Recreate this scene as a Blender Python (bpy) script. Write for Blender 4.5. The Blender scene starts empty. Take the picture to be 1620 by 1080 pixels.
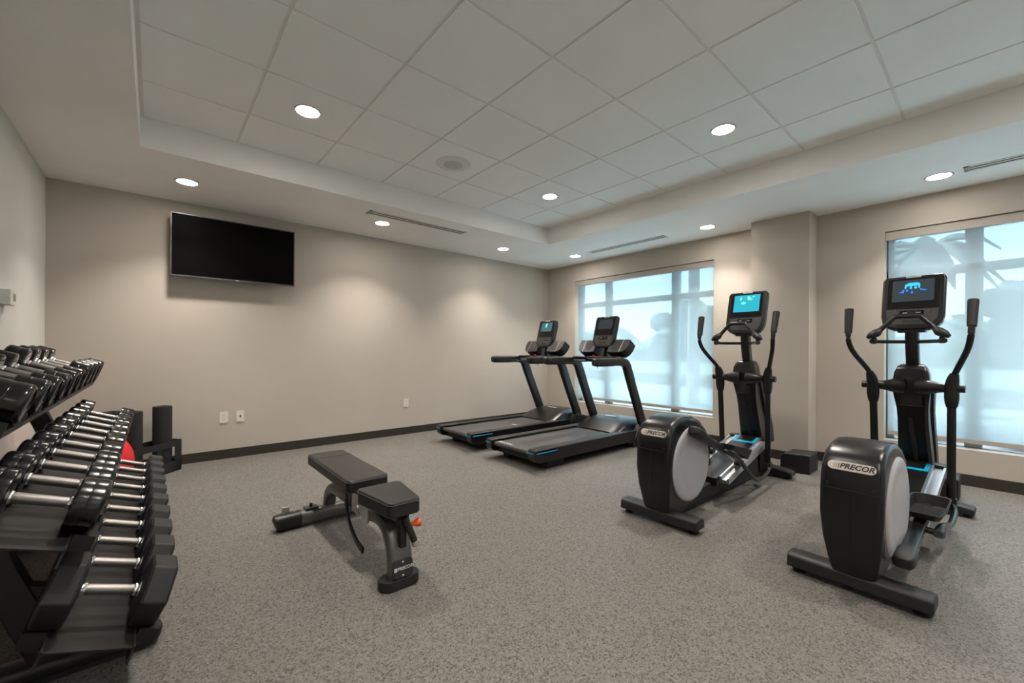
import bpy, bmesh, math, random
from mathutils import Vector, Matrix
from math import sin, cos, tan, pi, radians as R

random.seed(7)
SC = bpy.context.scene
COL = SC.collection

# ------------------------------------------------------------------ camera
FPX, CX, CY, YAW, ROLL, CAMZ = 660.66, 810.0, 554.33, 0.7084, 0.0058, 1.1575
cam = bpy.data.cameras.new('camera')
cam.sensor_width = 36.0
cam.lens = FPX / 1620 * 36.0
cam.shift_y = (CY - 540.0) / 1620.0
cam.shift_x = (810.0 - CX) / 1620.0
cam.clip_start = 0.02
cam_o = bpy.data.objects.new('camera', cam)
COL.objects.link(cam_o)
_f = Vector((sin(YAW), cos(YAW), 0)); _r = Vector((cos(YAW), -sin(YAW), 0)); _u = Vector((0, 0, 1))
_rr = _r * cos(ROLL) + _u * sin(ROLL); _uu = -_r * sin(ROLL) + _u * cos(ROLL)
mw = Matrix((_rr, _uu, -_f)).transposed().to_4x4()
mw.translation = Vector((0, 0, CAMZ))
cam_o.matrix_world = mw
SC.camera = cam_o

# ------------------------------------------------------------------ exposure
SC.view_settings.view_transform = 'Standard'
SC.view_settings.look = 'None'
SC.view_settings.exposure = 0.84
SC.view_settings.gamma = 1.0
SC.view_settings.use_curve_mapping = False
try:
    SC.cycles.use_denoising = True
    SC.cycles.max_bounces = 10
    SC.cycles.diffuse_bounces = 6
    SC.cycles.glossy_bounces = 4
    SC.cycles.transparent_max_bounces = 12
    SC.cycles.sample_clamp_indirect = 6
except Exception:
    pass

LAMP_W = 8.6          # watts of every recessed downlight
LAMP_COL = (1.0, 0.91, 0.82)
SKY = 1.5

# ------------------------------------------------------------------ world: bright, cloudy blue sky
W = bpy.data.worlds.new('sky'); SC.world = W; W.use_nodes = True
nt = W.node_tree; nt.nodes.clear()
def N(tree, t, **kw):
    n = tree.nodes.new(t)
    for k, v in kw.items():
        setattr(n, k, v)
    return n
tc = N(nt, 'ShaderNodeTexCoord'); sep = N(nt, 'ShaderNodeSeparateXYZ')
nt.links.new(tc.outputs['Generated'], sep.inputs[0])
grad = N(nt, 'ShaderNodeValToRGB')
cr = grad.color_ramp
cr.elements[0].position = 0.0; cr.elements[0].color = (0.92, 0.97, 1.0, 1)
cr.elements[1].position = 0.6; cr.elements[1].color = (0.60, 0.79, 0.95, 1)
nt.links.new(sep.outputs['Z'], grad.inputs[0])
mp = N(nt, 'ShaderNodeMapping'); mp.inputs['Scale'].default_value = (2.2, 2.2, 6.0)
nt.links.new(tc.outputs['Generated'], mp.inputs[0])
nz = N(nt, 'ShaderNodeTexNoise'); nz.inputs['Scale'].default_value = 2.3; nz.inputs['Detail'].default_value = 7
nt.links.new(mp.outputs[0], nz.inputs['Vector'])
rp = N(nt, 'ShaderNodeValToRGB'); rp.color_ramp.elements[0].position = 0.46; rp.color_ramp.elements[1].position = 0.66
nt.links.new(nz.outputs['Fac'], rp.inputs[0])
mx = N(nt, 'ShaderNodeMix', data_type='RGBA')
nt.links.new(rp.outputs[0], mx.inputs['Factor'])
nt.links.new(grad.outputs[0], mx.inputs['A']); mx.inputs['B'].default_value = (0.98, 1.04, 1.08, 1)
bg = N(nt, 'ShaderNodeBackground'); bg.inputs['Strength'].default_value = SKY
out = N(nt, 'ShaderNodeOutputWorld')
nt.links.new(mx.outputs['Result'], bg.inputs['Color']); nt.links.new(bg.outputs[0], out.inputs[0])

# added high sun along the facade: it bounces off the pale strip onto the ceiling
sun = bpy.data.lights.new('sun', 'SUN'); sun.energy = 20.0; sun.color = (1.0, 0.97, 0.92); sun.angle = R(2)
sun_o = bpy.data.objects.new('sun', sun); COL.objects.link(sun_o); sun_o.location = (9, 20, 20)
sun_o.rotation_euler = Vector((0.01, -0.5, -0.86)).to_track_quat('-Z', 'Y').to_euler()

# ------------------------------------------------------------------ materials
def mat(name, col, rough=0.5, metal=0.0, emit=None, es=0.0, spec=0.5, bump=None, coat=0.0):
    m = bpy.data.materials.new(name); m.use_nodes = True
    b = m.node_tree.nodes['Principled BSDF']
    b.inputs['Base Color'].default_value = (*col, 1)
    b.inputs['Roughness'].default_value = rough
    b.inputs['Metallic'].default_value = metal
    b.inputs['Specular IOR Level'].default_value = spec
    if coat: b.inputs['Coat Weight'].default_value = coat; b.inputs['Coat Roughness'].default_value = 0.08
    if emit:
        b.inputs['Emission Color'].default_value = (*emit, 1); b.inputs['Emission Strength'].default_value = es
    if bump:
        t = m.node_tree; tcn = t.nodes.new('ShaderNodeTexCoord'); n = t.nodes.new('ShaderNodeTexNoise')
        n.inputs['Scale'].default_value = bump[0]; n.inputs['Detail'].default_value = 3
        t.links.new(tcn.outputs['Object'], n.inputs['Vector'])
        bp = t.nodes.new('ShaderNodeBump'); bp.inputs['Strength'].default_value = bump[1]; bp.inputs['Distance'].default_value = bump[2]
        t.links.new(n.outputs['Fac'], bp.inputs['Height']); t.links.new(bp.outputs[0], b.inputs['Normal'])
    return m

def wall_mat(name, col, rough=0.75, var=0.03, scale=260, bstr=0.12):
    m = mat(name, col, rough, bump=(scale, bstr, 0.002))
    t = m.node_tree; b = t.nodes['Principled BSDF']
    tcn = t.nodes.new('ShaderNodeTexCoord'); n = t.nodes.new('ShaderNodeTexNoise'); n.inputs['Scale'].default_value = 1.6
    n.inputs['Detail'].default_value = 4
    t.links.new(tcn.outputs['Object'], n.inputs['Vector'])
    r = t.nodes.new('ShaderNodeValToRGB')
    r.color_ramp.elements[0].position = 0.3; r.color_ramp.elements[1].position = 0.7
    r.color_ramp.elements[0].color = (*[c * (1 - var) for c in col], 1); r.color_ramp.elements[1].color = (*[min(1, c * (1 + var)) for c in col], 1)
    t.links.new(n.outputs['Fac'], r.inputs[0]); t.links.new(r.outputs[0], b.inputs['Base Color'])
    return m

M_wall = wall_mat('wall_paint', (0.45, 0.408, 0.352))
M_fascia = mat('taupe_shade_fascia', (0.40, 0.36, 0.31), 0.6)
M_wall_left = wall_mat('pale_wall_paint', (0.60, 0.595, 0.55))
M_soff = wall_mat('ceiling_paint', (0.86, 0.85, 0.83))
M_base = mat('dark_baseboard_vinyl', (0.030, 0.023, 0.018), 0.45)
M_white = mat('white_enamel', (0.72, 0.71, 0.68), 0.4)
M_plastw = mat('white_plastic', (0.66, 0.64, 0.60), 0.4)
M_tbar = mat('grid_bar_white', (0.78, 0.755, 0.73), 0.5)
M_slot = mat('dark_slot', (0.012, 0.012, 0.012), 0.7)
M_black = mat('black_plastic', (0.005, 0.005, 0.005), 0.34, spec=0.5)
M_blackr = mat('black_rough_plastic', (0.009, 0.009, 0.009), 0.5, bump=(500, 0.2, 0.001))
M_shell = mat('black_shell_plastic', (0.0045, 0.0045, 0.0045), 0.30, spec=0.5, bump=(900, 0.12, 0.0006))
M_rubber = mat('black_rubber', (0.009, 0.009, 0.009), 0.65)
M_hexr = mat('hex_head_rubber', (0.013, 0.0128, 0.0125), 0.62, bump=(420, 0.45, 0.0015))
M_ureth = mat('polished_urethane', (0.005, 0.005, 0.005), 0.2, spec=0.5)
M_chrome = mat('chrome', (0.72, 0.72, 0.72), 0.10, 1.0)
M_knurl = mat('knurled_steel', (0.25, 0.24, 0.23), 0.40, 1.0, bump=(900, 0.25, 0.0006))
M_silver = mat('brushed_silver', (0.55, 0.54, 0.52), 0.36, 1.0)
M_alu = mat('rail_aluminium', (0.60, 0.62, 0.64), 0.30, 0.9)
M_gun = mat('charcoal_metallic_paint', (0.13, 0.125, 0.12), 0.36, 0.55)
M_rack = mat('black_powder_coat', (0.016, 0.016, 0.0155), 0.38, bump=(700, 0.1, 0.0006))
M_tube = mat('grey_painted_tube', (0.085, 0.08, 0.07), 0.45)
M_plated = mat('dark_grey_plate', (0.055, 0.052, 0.055), 0.3, 0.5)
M_tray = mat('dark_grey_steel_tray', (0.011, 0.0105, 0.0098), 0.45, 0.2)
M_vinyl = mat('black_vinyl', (0.011, 0.010, 0.0095), 0.42, bump=(650, 0.25, 0.0005))
M_vinyl2 = mat('black_vinyl_side', (0.010, 0.010, 0.010), 0.5)
M_thread = mat('grey_thread', (0.16, 0.16, 0.15), 0.7)
M_disc = mat('pale_grey_disc', (0.40, 0.385, 0.40), 0.42)
M_plate = mat('silver_badge', (0.62, 0.57, 0.52), 0.34, 0.35)
M_ink = mat('dark_ink', (0.03, 0.03, 0.03), 0.5)
M_letter = mat('bright_lettering', (0.75, 0.75, 0.74), 0.3, 0.4)
M_beltw = mat('belt_print_white', (0.62, 0.62, 0.60), 0.6)
M_glass = mat('black_glass', (0.004, 0.004, 0.004), 0.06, spec=0.6)
M_tv = mat('tv_panel_black', (0.0012, 0.0012, 0.0012), 0.5, spec=0.05)
M_tvb = mat('tv_bezel_grey', (0.10, 0.10, 0.095), 0.35, 0.6)
M_key = mat('console_panel_grey', (0.035, 0.034, 0.033), 0.45)
M_teal = mat('teal_accent', (0.0, 0.20, 0.36), 0.35)
M_blue = mat('blue_accent_line', (0.0, 0.30, 0.50), 0.4)
M_orange = mat('orange_plastic', (0.72, 0.11, 0.012), 0.4)
M_red = mat('red_plastic', (0.55, 0.01, 0.03), 0.4)
M_ball = mat('red_ball_vinyl', (0.66, 0.012, 0.022), 0.38)
M_foam = mat('dark_grey_foam', (0.014, 0.0155, 0.014), 0.85, bump=(160, 0.3, 0.002))
M_stand = mat('matte_black_steel', (0.012, 0.013, 0.012), 0.55)
M_grille = mat('speaker_grille', (0.52, 0.53, 0.51), 0.6, bump=(900, 0.25, 0.001))
M_ring = mat('lamp_trim_grey', (0.30, 0.28, 0.26), 0.45)
M_lens = mat('downlight_lens', (0.9, 0.9, 0.9), 0.5, emit=(1.0, 0.92, 0.84), es=60.0)
M_disp = mat('lcd_grey', (0.20, 0.21, 0.20), 0.25)
M_mull = mat('window_frame_grey', (0.16, 0.20, 0.23), 0.4)
M_lawn = mat('lawn', (0.03, 0.042, 0.028), 0.9)
M_bounce = mat('pale_bounce_strip', (0.74, 0.73, 0.70), 0.85)
M_road = mat('grey_road', (0.040, 0.052, 0.060), 0.85)
M_hedge = mat('hedge_green', (0.004, 0.010, 0.006), 0.9)
M_leaf = mat('tree_leaves', (0.013, 0.024, 0.018), 0.8)
M_bark = mat('bark', (0.035, 0.035, 0.035), 0.9)
def screen_mat(n, col, es):
    return mat(n, (0.004, 0.004, 0.004), 0.12, emit=col, es=es)
M_scr_teal = screen_mat('lit_teal_screen', (0.018, 0.34, 0.44), 0.85)
M_scr_grey = screen_mat('dim_grey_screen', (0.030, 0.040, 0.046), 0.75)
M_scr_dark = screen_mat('dark_screen', (0.030, 0.042, 0.046), 0.55)
M_scr_pale = screen_mat('dim_teal_screen', (0.045, 0.115, 0.125), 0.8)
M_gfx_cyan = mat('screen_cyan', (0, 0, 0), 0.5, emit=(0.15, 0.85, 0.85), es=1.0)
M_gfx_blue = mat('screen_blue', (0, 0, 0), 0.5, emit=(0.01, 0.14, 0.62), es=1.0)
M_gfx_lb = mat('screen_light_blue', (0, 0, 0), 0.5, emit=(0.02, 0.40, 0.75), es=1.0)

# ceiling tile: off white with fine fissures
M_tile = wall_mat('mineral_ceiling_tile', (0.875, 0.885, 0.87), 0.9, 0.02, 320, 0.5)

# speckled rubber floor
M_floor = bpy.data.materials.new('speckled_rubber_floor'); M_floor.use_nodes = True
t = M_floor.node_tree; b = t.nodes['Principled BSDF']; b.inputs['Roughness'].default_value = 0.62
b.inputs['Specular IOR Level'].default_value = 0.35
tcn = N(t, 'ShaderNodeTexCoord')
def flecks(scale, stops, rnd=1.0):
    v = N(t, 'ShaderNodeTexVoronoi', feature='F1'); v.inputs['Scale'].default_value = scale; v.inputs['Randomness'].default_value = rnd
    t.links.new(tcn.outputs['Object'], v.inputs['Vector'])
    s = N(t, 'ShaderNodeSeparateColor'); t.links.new(v.outputs['Color'], s.inputs[0])
    r = N(t, 'ShaderNodeValToRGB'); r.color_ramp.interpolation = 'CONSTANT'
    while len(r.color_ramp.elements) < len(stops): r.color_ramp.elements.new(0.5)
    for e, (p, c) in zip(r.color_ramp.elements, stops):
        e.position = p; e.color = (*c, 1)
    t.links.new(s.outputs[0], r.inputs[0])
    return r
FB = (0.185, 0.172, 0.155)
fa = flecks(160, [(0.0, (0.022, 0.021, 0.019)), (0.15, (0.11, 0.102, 0.092)), (0.27, FB), (0.62, (0.235, 0.22, 0.20)), (0.86, (0.30, 0.28, 0.255))])
fb = flecks(330, [(0.0, (0.055, 0.05, 0.046)), (0.14, FB), (0.55, (0.215, 0.20, 0.18)), (0.85, (0.28, 0.262, 0.238))])
mxf = N(t, 'ShaderNodeMix', data_type='RGBA'); mxf.inputs['Factor'].default_value = 0.42
t.links.new(fa.outputs[0], mxf.inputs['A']); t.links.new(fb.outputs[0], mxf.inputs['B'])
ln = N(t, 'ShaderNodeTexNoise'); ln.inputs['Scale'].default_value = 0.9; ln.inputs['Detail'].default_value = 4
t.links.new(tcn.outputs['Object'], ln.inputs['Vector'])
lr = N(t, 'ShaderNodeValToRGB'); lr.color_ramp.elements[0].position = 0.3; lr.color_ramp.elements[1].position = 0.7
lr.color_ramp.elements[0].color = (0.66, 0.67, 0.67, 1); lr.color_ramp.elements[1].color = (0.74, 0.74, 0.73, 1)
t.links.new(ln.outputs['Fac'], lr.inputs[0])
mu = N(t, 'ShaderNodeMix', data_type='RGBA', blend_type='MULTIPLY'); mu.inputs['Factor'].default_value = 1.0
t.links.new(mxf.outputs['Result'], mu.inputs['A']); t.links.new(lr.outputs[0], mu.inputs['B'])
t.links.new(mu.outputs['Result'], b.inputs['Base Color'])

# translucent roller shade cloth: open weave, part see-through, part glowing with the daylight behind
M_shade = bpy.data.materials.new('sheer_roller_shade'); M_shade.use_nodes = True
t = M_shade.node_tree; t.nodes.clear()
o_ = N(t, 'ShaderNodeOutputMaterial'); tr = N(t, 'ShaderNodeBsdfTransparent'); tr.inputs[0].default_value = (0.84, 0.93, 0.97, 1)
tl = N(t, 'ShaderNodeBsdfTranslucent'); tl.inputs[0].default_value = (0.80, 0.84, 0.86, 1)
df = N(t, 'ShaderNodeBsdfDiffuse'); df.inputs[0].default_value = (0.55, 0.57, 0.57, 1)
m1 = N(t, 'ShaderNodeMixShader'); m1.inputs[0].default_value = 0.30
t.links.new(tl.outputs[0], m1.inputs[1]); t.links.new(df.outputs[0], m1.inputs[2])
m2 = N(t, 'ShaderNodeMixShader'); m2.inputs[0].default_value = 0.40
t.links.new(tr.outputs[0], m2.inputs[1]); t.links.new(m1.outputs[0], m2.inputs[2]); t.links.new(m2.outputs[0], o_.inputs[0])
# window glass
M_pane = bpy.data.materials.new('window_glass'); M_pane.use_nodes = True
t = M_pane.node_tree; t.nodes.clear()
o_ = N(t, 'ShaderNodeOutputMaterial'); tr = N(t, 'ShaderNodeBsdfTransparent'); tr.inputs[0].default_value = (0.86, 0.95, 0.98, 1)
gl = N(t, 'ShaderNodeBsdfGlossy'); gl.inputs['Roughness'].default_value = 0.02
m1 = N(t, 'ShaderNodeMixShader'); m1.inputs[0].default_value = 0.05
t.links.new(tr.outputs[0], m1.inputs[1]); t.links.new(gl.outputs[0], m1.inputs[2]); t.links.new(m1.outputs[0], o_.inputs[0])

# ------------------------------------------------------------------ mesh helpers
def bevel(bm, w, seg=2, ang=30):
    if w <= 0: return bm
    es = [e for e in bm.edges if len(e.link_faces) == 2 and e.calc_face_angle(0) > R(ang)]
    bmesh.ops.bevel(bm, geom=es, offset=w, segments=seg, profile=0.5, affect='EDGES', clamp_overlap=True)
    return bm
def box(x0, x1, y0, y1, z0, z1, bev=0.0, seg=2):
    bm = bmesh.new()
    vs = [bm.verts.new((x, y, z)) for z in (z0, z1) for y in (y0, y1) for x in (x0, x1)]
    for q in ((0, 2, 3, 1), (4, 5, 7, 6), (0, 1, 5, 4), (2, 6, 7, 3), (0, 4, 6, 2), (1, 3, 7, 5)):
        bm.faces.new([vs[i] for i in q])
    return bevel(bm, bev, seg)
def cbox(c, s, bev=0.0, seg=2):
    return box(c[0]-s[0]/2, c[0]+s[0]/2, c[1]-s[1]/2, c[1]+s[1]/2, c[2]-s[2]/2, c[2]+s[2]/2, bev, seg)
def loft(rings, cap=True, closed=False):
    bm = bmesh.new(); n = len(rings[0])
    vr = [[bm.verts.new(p) for p in r] for r in rings]
    for a in range(len(vr) - (0 if closed else 1)):
        A, B = vr[a], vr[(a+1) % len(vr)]
        for i in range(n):
            j = (i+1) % n
            bm.faces.new((A[i], A[j], B[j], B[i]))
    if cap and not closed:
        bm.faces.new(list(reversed(vr[0]))); bm.faces.new(vr[-1])
    bmesh.ops.recalc_face_normals(bm, faces=bm.faces)
    return bm
def frame_of(axis):
    a = Vector(axis).normalized()
    u = Vector((0, 0, 1)) if abs(a.z) < 0.9 else Vector((1, 0, 0))
    s = u.cross(a).normalized(); return a, s, a.cross(s).normalized()
def cyl(p0, p1, r0, r1=None, seg=24, bev=0.0):
    r1 = r0 if r1 is None else r1
    p0, p1 = Vector(p0), Vector(p1); a, s, u = frame_of(p1 - p0)
    bm = loft([[p + (s*cos(2*pi*i/seg) + u*sin(2*pi*i/seg))*r for i in range(seg)] for p, r in ((p0, r0), (p1, r1))])
    return bevel(bm, bev, 2, 50) if bev else bm
def lathe(prof, p0=(0, 0, 0), axis=(0, 0, 1), seg=32, ring=False):
    """prof: (radius, distance along axis)"""
    p0 = Vector(p0); a, s, u = frame_of(axis); rings = []
    for r, d in prof:
        r = max(r, 1e-4)
        rings.append([p0 + a*d + (s*cos(2*pi*i/seg) + u*sin(2*pi*i/seg))*r for i in range(seg)])
    return loft(rings, cap=not ring, closed=ring)
def catmull(pts, n=6):
    P = [Vector(p) for p in pts]; P = [P[0]*2-P[1]] + P + [P[-1]*2-P[-2]]; o = []
    for i in range(1, len(P)-2):
        for k in range(n):
            t = k/n; a, b_, c, d = P[i-1], P[i], P[i+1], P[i+2]
            o.append(0.5*((2*b_) + (c-a)*t + (2*a-5*b_+4*c-d)*t*t + (3*b_-a-3*c+d)*t**3))
    o.append(P[-2]); return o
def tube(path, r, seg=14, smooth=0, sec=None, up=(0, 0, 1), power=2.0, rv=None):
    """r: radius or list; sec=(w,h): half sizes along side/up for a flattened section"""
    P = catmull(path, smooth) if smooth else [Vector(p) for p in path]
    n = len(P)
    if isinstance(r, (list, tuple)):
        m = len(r)-1
        rr = []
        for i in range(n):
            t = i/(n-1)*m; k = min(int(t), m-1); rr.append(r[k]*(1-(t-k)) + r[k+1]*(t-k))
    else: rr = [r]*n
    if rv:
        m = len(rv)-1; vv = []
        for i in range(n):
            t = i/(n-1)*m; k = min(int(t), m-1); vv.append(rv[k]*(1-(t-k)) + rv[k+1]*(t-k))
    else: vv = rr
    up = Vector(up); rings = []
    for i, p in enumerate(P):
        tdir = (P[min(i+1, n-1)] - P[max(i-1, 0)]).normalized()
        side = up.cross(tdir)
        if side.length < 0.05: side = Vector((0, 1, 0)).cross(tdir) if abs(tdir.y) < 0.9 else Vector((1, 0, 0)).cross(tdir)
        side.normalize(); v = tdir.cross(side).normalized()
        w, h = (sec[0], sec[1]) if sec else (1.0, 1.0)
        ring = []
        for k in range(seg):
            a = 2*pi*k/seg; c, s = cos(a), sin(a)
            if power != 2.0:
                c = math.copysign(abs(c)**(2/power), c); s = math.copysign(abs(s)**(2/power), s)
            ring.append(p + side*(c*w*rr[i]) + v*(s*h*vv[i]))
        rings.append(ring)
    return loft(rings)
def prism(poly, depth, O=(0, 0, 0), X=(1, 0, 0), Y=(0, 1, 0), bev=0.0, seg=2):
    """polygon in the X/Y plane at O, extruded back by depth along -(X x Y)"""
    O, X, Y = Vector(O), Vector(X).normalized(), Vector(Y).normalized(); Nn = X.cross(Y)
    top = [O + X*a + Y*b_ for a, b_ in poly]; bot = [p - Nn*depth for p in top]
    bm = loft([bot, top])
    return bevel(bm, bev, seg)
def rrect(w, h, r, n=5, cx=0, cy=0, rb=None):
    rb = r if rb is None else rb; o = []
    for sx, sy, a0, rad in ((1, 1, 0, r), (-1, 1, 90, r), (-1, -1, 180, rb), (1, -1, 270, rb)):
        for k in range(n+1):
            a = R(a0 + 90*k/n); o.append((cx + sx*(w/2-rad) + rad*cos(a), cy + sy*(h/2-rad) + rad*sin(a)))
    return o
def sphere(c, r, seg=24, rings=16, sc=(1, 1, 1)):
    bm = bmesh.new(); bmesh.ops.create_uvsphere(bm, u_segments=seg, v_segments=rings, radius=r)
    bmesh.ops.scale(bm, vec=sc, verts=bm.verts); bmesh.ops.translate(bm, vec=c, verts=bm.verts); return bm
def text(s, size, O, X, Y, shear=0.0, depth=0.001, bold=0.0):
    cu = bpy.data.curves.new('lettering', 'FONT'); cu.body = s; cu.size = size; cu.align_x = 'CENTER'; cu.align_y = 'CENTER'
    cu.shear = shear; cu.extrude = depth; cu.resolution_u = 2; cu.offset = bold
    o = bpy.data.objects.new('lettering', cu); COL.objects.link(o)
    me = bpy.data.meshes.new_from_object(o)
    bpy.data.objects.remove(o); bpy.data.curves.remove(cu)
    bm = bmesh.new(); bm.from_mesh(me); bpy.data.meshes.remove(me)
    X, Y = Vector(X).normalized(), Vector(Y).normalized()
    m = Matrix((X, Y, X.cross(Y))).transposed().to_4x4(); m.translation = Vector(O)
    bm.transform(m); return bm
def xf(bm, m):
    bm.transform(m); return bm
def obj(name, parts, m, parent=None, loc=None, ang=42, **props):
    if not isinstance(parts, (list, tuple)): parts = [parts]
    me = bpy.data.meshes.new(name); tgt = bmesh.new()
    for p in parts:
        tmp = bpy.data.meshes.new('tmp'); p.to_mesh(tmp); p.free(); tgt.from_mesh(tmp); bpy.data.meshes.remove(tmp)
    tgt.to_mesh(me); tgt.free()
    me.materials.append(m)
    me.shade_smooth(); me.set_sharp_from_angle(angle=R(ang))
    o = bpy.data.objects.new(name, me); COL.objects.link(o)
    wn = o.modifiers.new('weighted_normals', 'WEIGHTED_NORMAL'); wn.keep_sharp = True; wn.weight = 60
    if parent: o.parent = parent
    if loc: o.location = loc
    for k, v in props.items(): o[k] = v
    return o
def thing(name, label, cat, loc=(0, 0, 0), rot=(0, 0, 0), group=None):
    o = bpy.data.objects.new(name, None); COL.objects.link(o); o.empty_display_size = 0.05
    o.location = loc; o.rotation_euler = rot; o['label'] = label; o['category'] = cat
    if group: o['group'] = group
    return o
def tag(o, label, cat, group=None):
    o['label'] = label; o['category'] = cat
    if group: o['group'] = group
    return o
def struct(name, parts, m):
    return obj(name, parts, m, kind='structure')

# ------------------------------------------------------------------ room shell
XW, YW, XL, YB = 5.413, 5.321, -0.712, -4.6        # window wall, TV wall, left wall, wall behind the camera
ZS, ZT = 2.622, 2.839                              # dropped border, tiled tray
TX0, TX1, TY0, TY1 = -0.085, 4.125, -3.4, 4.058    # tray opening
TH = 0.22
struct('floor', box(XL-TH, XW+TH, YB-TH, YW+TH, -0.1, 0.0), M_floor)
struct('wall_back', box(XL-TH, XW+TH, YW, YW+TH, 0, ZT+0.15), M_wall)
struct('wall_left', box(XL-TH, XL, YB, YW, 0, ZT+0.15), M_wall_left)
struct('wall_front', box(XL-TH, XW+TH, YB-TH, YB, 0, ZT+0.15), M_soff)  # unseen wall, given the white ceiling paint to raise the ambient light
WZ0, WZ1 = 0.3125, 2.336
W1, W2, W3 = (2.374, 4.682), (-1.575, 0.733), (-4.2, -1.9)           # openings along y, the last one added out of view
struct('wall_right', [box(XW, XW+TH, YB, YW, 0, WZ0), box(XW, XW+TH, YB, YW, WZ1, ZT+0.15),
                      box(XW, XW+TH, W1[1], YW, WZ0, WZ1), box(XW, XW+TH, W2[1], W1[0], WZ0, WZ1), box(XW, XW+TH, W3[1], W2[0], WZ0, WZ1), box(XW, XW+TH, YB, W3[0], WZ0, WZ1),
                      box(5.14, XW+0.02, 1.283, 1.838, 0, ZS+0.05)], M_wall)
# dropped border with its upright faces
struct('ceiling', [box(XL, TX0, YB, YW, ZS, ZT+0.15), box(TX1, XW, YB, YW, ZS, ZT+0.15),
                   box(TX0, TX1, TY1, YW, ZS, ZT+0.15), box(TX0, TX1, YB, TY0, ZS, ZT+0.15)], M_soff)
# tiled tray: grid bars above, tegular tiles hanging a little lower
GX = [TX0] + [-0.1048 + 0.6096*k for k in range(1, 7)] + [TX1]
GY = [TY1] + [4.1094 - 0.6096*k for k in range(1, 13)] + [TY0]
struct('trim_9', box(TX0, TX1, TY0, TY1, ZT+0.007, ZT+0.05), M_tbar)
tiles = []
g = 0.0095
for i in range(len(GX)-1):
    for j in range(len(GY)-1):
        x0, x1, y1, y0 = GX[i], GX[i+1], GY[j], GY[j+1]
        if y1 - y0 < 0.08: continue
        x0 += 0.022 if i == 0 else g; x1 -= 0.022 if i == len(GX)-2 else g
        y0 += 0.022 if j == len(GY)-2 else g; y1 -= 0.022 if j == 0 else g
        tiles.append(box(x0, x1, y0, y1, ZT, ZT+0.012, 0.0015, 1))
struct('trim_8', tiles, M_tile)
# baseboards
bh, bt = 0.0965, 0.012
def bb(x0, x1, y0, y1): return box(x0, x1, y0, y1, 0.0, bh, 0.003, 1)
struct('baseboard_back', bb(XL, XW, YW-bt, YW), M_base)
struct('baseboard_left', bb(XL, XL+bt, YB, YW-bt), M_base)
struct('baseboard_right', [bb(XW-bt, XW, YB, 1.283-bt), bb(XW-bt, XW, 1.838+bt, YW-bt), bb(5.14-bt, 5.14, 1.283-bt, 1.838+bt),
                           bb(5.14, XW, 1.283-bt, 1.283), bb(5.14, XW, 1.838, 1.838+bt)], M_base)
struct('baseboard_front', bb(XL, XW, YB, YB+bt), M_base)

# windows and shades
def window(n, y0, y1, desc):
    xa, xb = XW+0.13, XW+0.19
    fr = [box(xa, xb, y0, y1, WZ0-0.002, WZ0+0.006), box(xa, xb, y0, y1, WZ1-0.06, WZ1), box(xa, xb, y0, y0+0.06, WZ0, WZ1), box(xa, xb, y1-0.06, y1, WZ0, WZ1)]
    c = (y0+y1)/2
    for m_ in (c-0.57, c+0.57): fr.append(box(xa, xb, m_-0.055, m_+0.055, WZ0, WZ1))
    fr.append(box(xa, xb, y0, y1, 1.885, 1.965))
    w = struct('window_%d' % n, box(xa+0.025, xa+0.033, y0+0.03, y1-0.03, WZ0+0.03, WZ1-0.03), M_pane)
    f = obj('frame', fr, M_mull, w)
    s = thing('roller_shade', 'sheer pale blue roller shade over the ' + desc, 'window shade', (XW+0.055, c, WZ0), group='roller shades')
    h = y1-y0
    obj('shade_cloth', box(-0.001, 0.001, -h/2+0.022, h/2-0.022, 0.085, WZ1-WZ0-0.05), M_shade, s)
    obj('hem_bar', box(-0.009, 0.009, -h/2+0.022, h/2-0.022, 0.050, 0.086, 0.004), M_fascia, s)
    obj('fascia', box(-0.037, -0.029, -h/2+0.003, h/2-0.003, WZ1-WZ0-0.083, WZ1-WZ0-0.006, 0.002), M_fascia, s)
    obj('roller', cyl((0, -h/2+0.02, WZ1-WZ0-0.045), (0, h/2-0.02, WZ1-WZ0-0.045), 0.025, seg=16), M_plastw, s)
window(1, *W1, 'window behind the treadmills')
window(2, *W2, 'window right of the wall pilaster')
window(3, *W3, 'added unseen window behind the camera')  # added out of view to bring more daylight onto the ceiling

# ------------------------------------------------------------------ ceiling fixtures
def downlight(x, y, z, label):
    t = thing('recessed_downlight', label, 'ceiling light', (x, y, z), group='recessed ceiling downlights')
    obj('trim_ring', lathe([(0.074, -0.003), (0.086, -0.006), (0.088, -0.001), (0.088, 0.0), (0.074, 0.0)], axis=(0, 0, 1), seg=40, ring=True), M_ring, t)
    obj('lens', lathe([(0.0, 0.0), (0.0755, 0.0), (0.0755, -0.002), (0.0, -0.003)], seg=40), M_lens, t)
    L = bpy.data.lights.new('downlight_beam', 'AREA'); L.shape = 'DISK'; L.size = 0.15; L.energy = LAMP_W; L.color = LAMP_COL
    L.spread = R(104)
    lo = bpy.data.objects.new('downlight_beam', L); COL.objects.link(lo); lo.parent = t; lo.location = (0, 0, -0.008)
    return t
downlight(0.213, 4.655, ZS, 'round lit downlight in the lowered ceiling border, at upper left before the television')
downlight(2.0, 4.655, ZS, 'lit downlight in the ceiling border beside the slot vent, right of the television')
downlight(3.82, 4.67, ZS, 'lit downlight in the ceiling border above the treadmills, second right of the television')
downlight(4.935, 4.27, ZS, 'round lit downlight in the far corner of the border, before the left window')
downlight(4.932, 2.24, ZS, 'round lit downlight in the border just left of the wall pilaster')
downlight(4.936, 0.333, ZS, 'round lit downlight in the border at upper right, left of the cut-off slot vent')
downlight(0.818, 3.19, ZT, 'large looking lit downlight in a ceiling tile at upper left of the tray')
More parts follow.
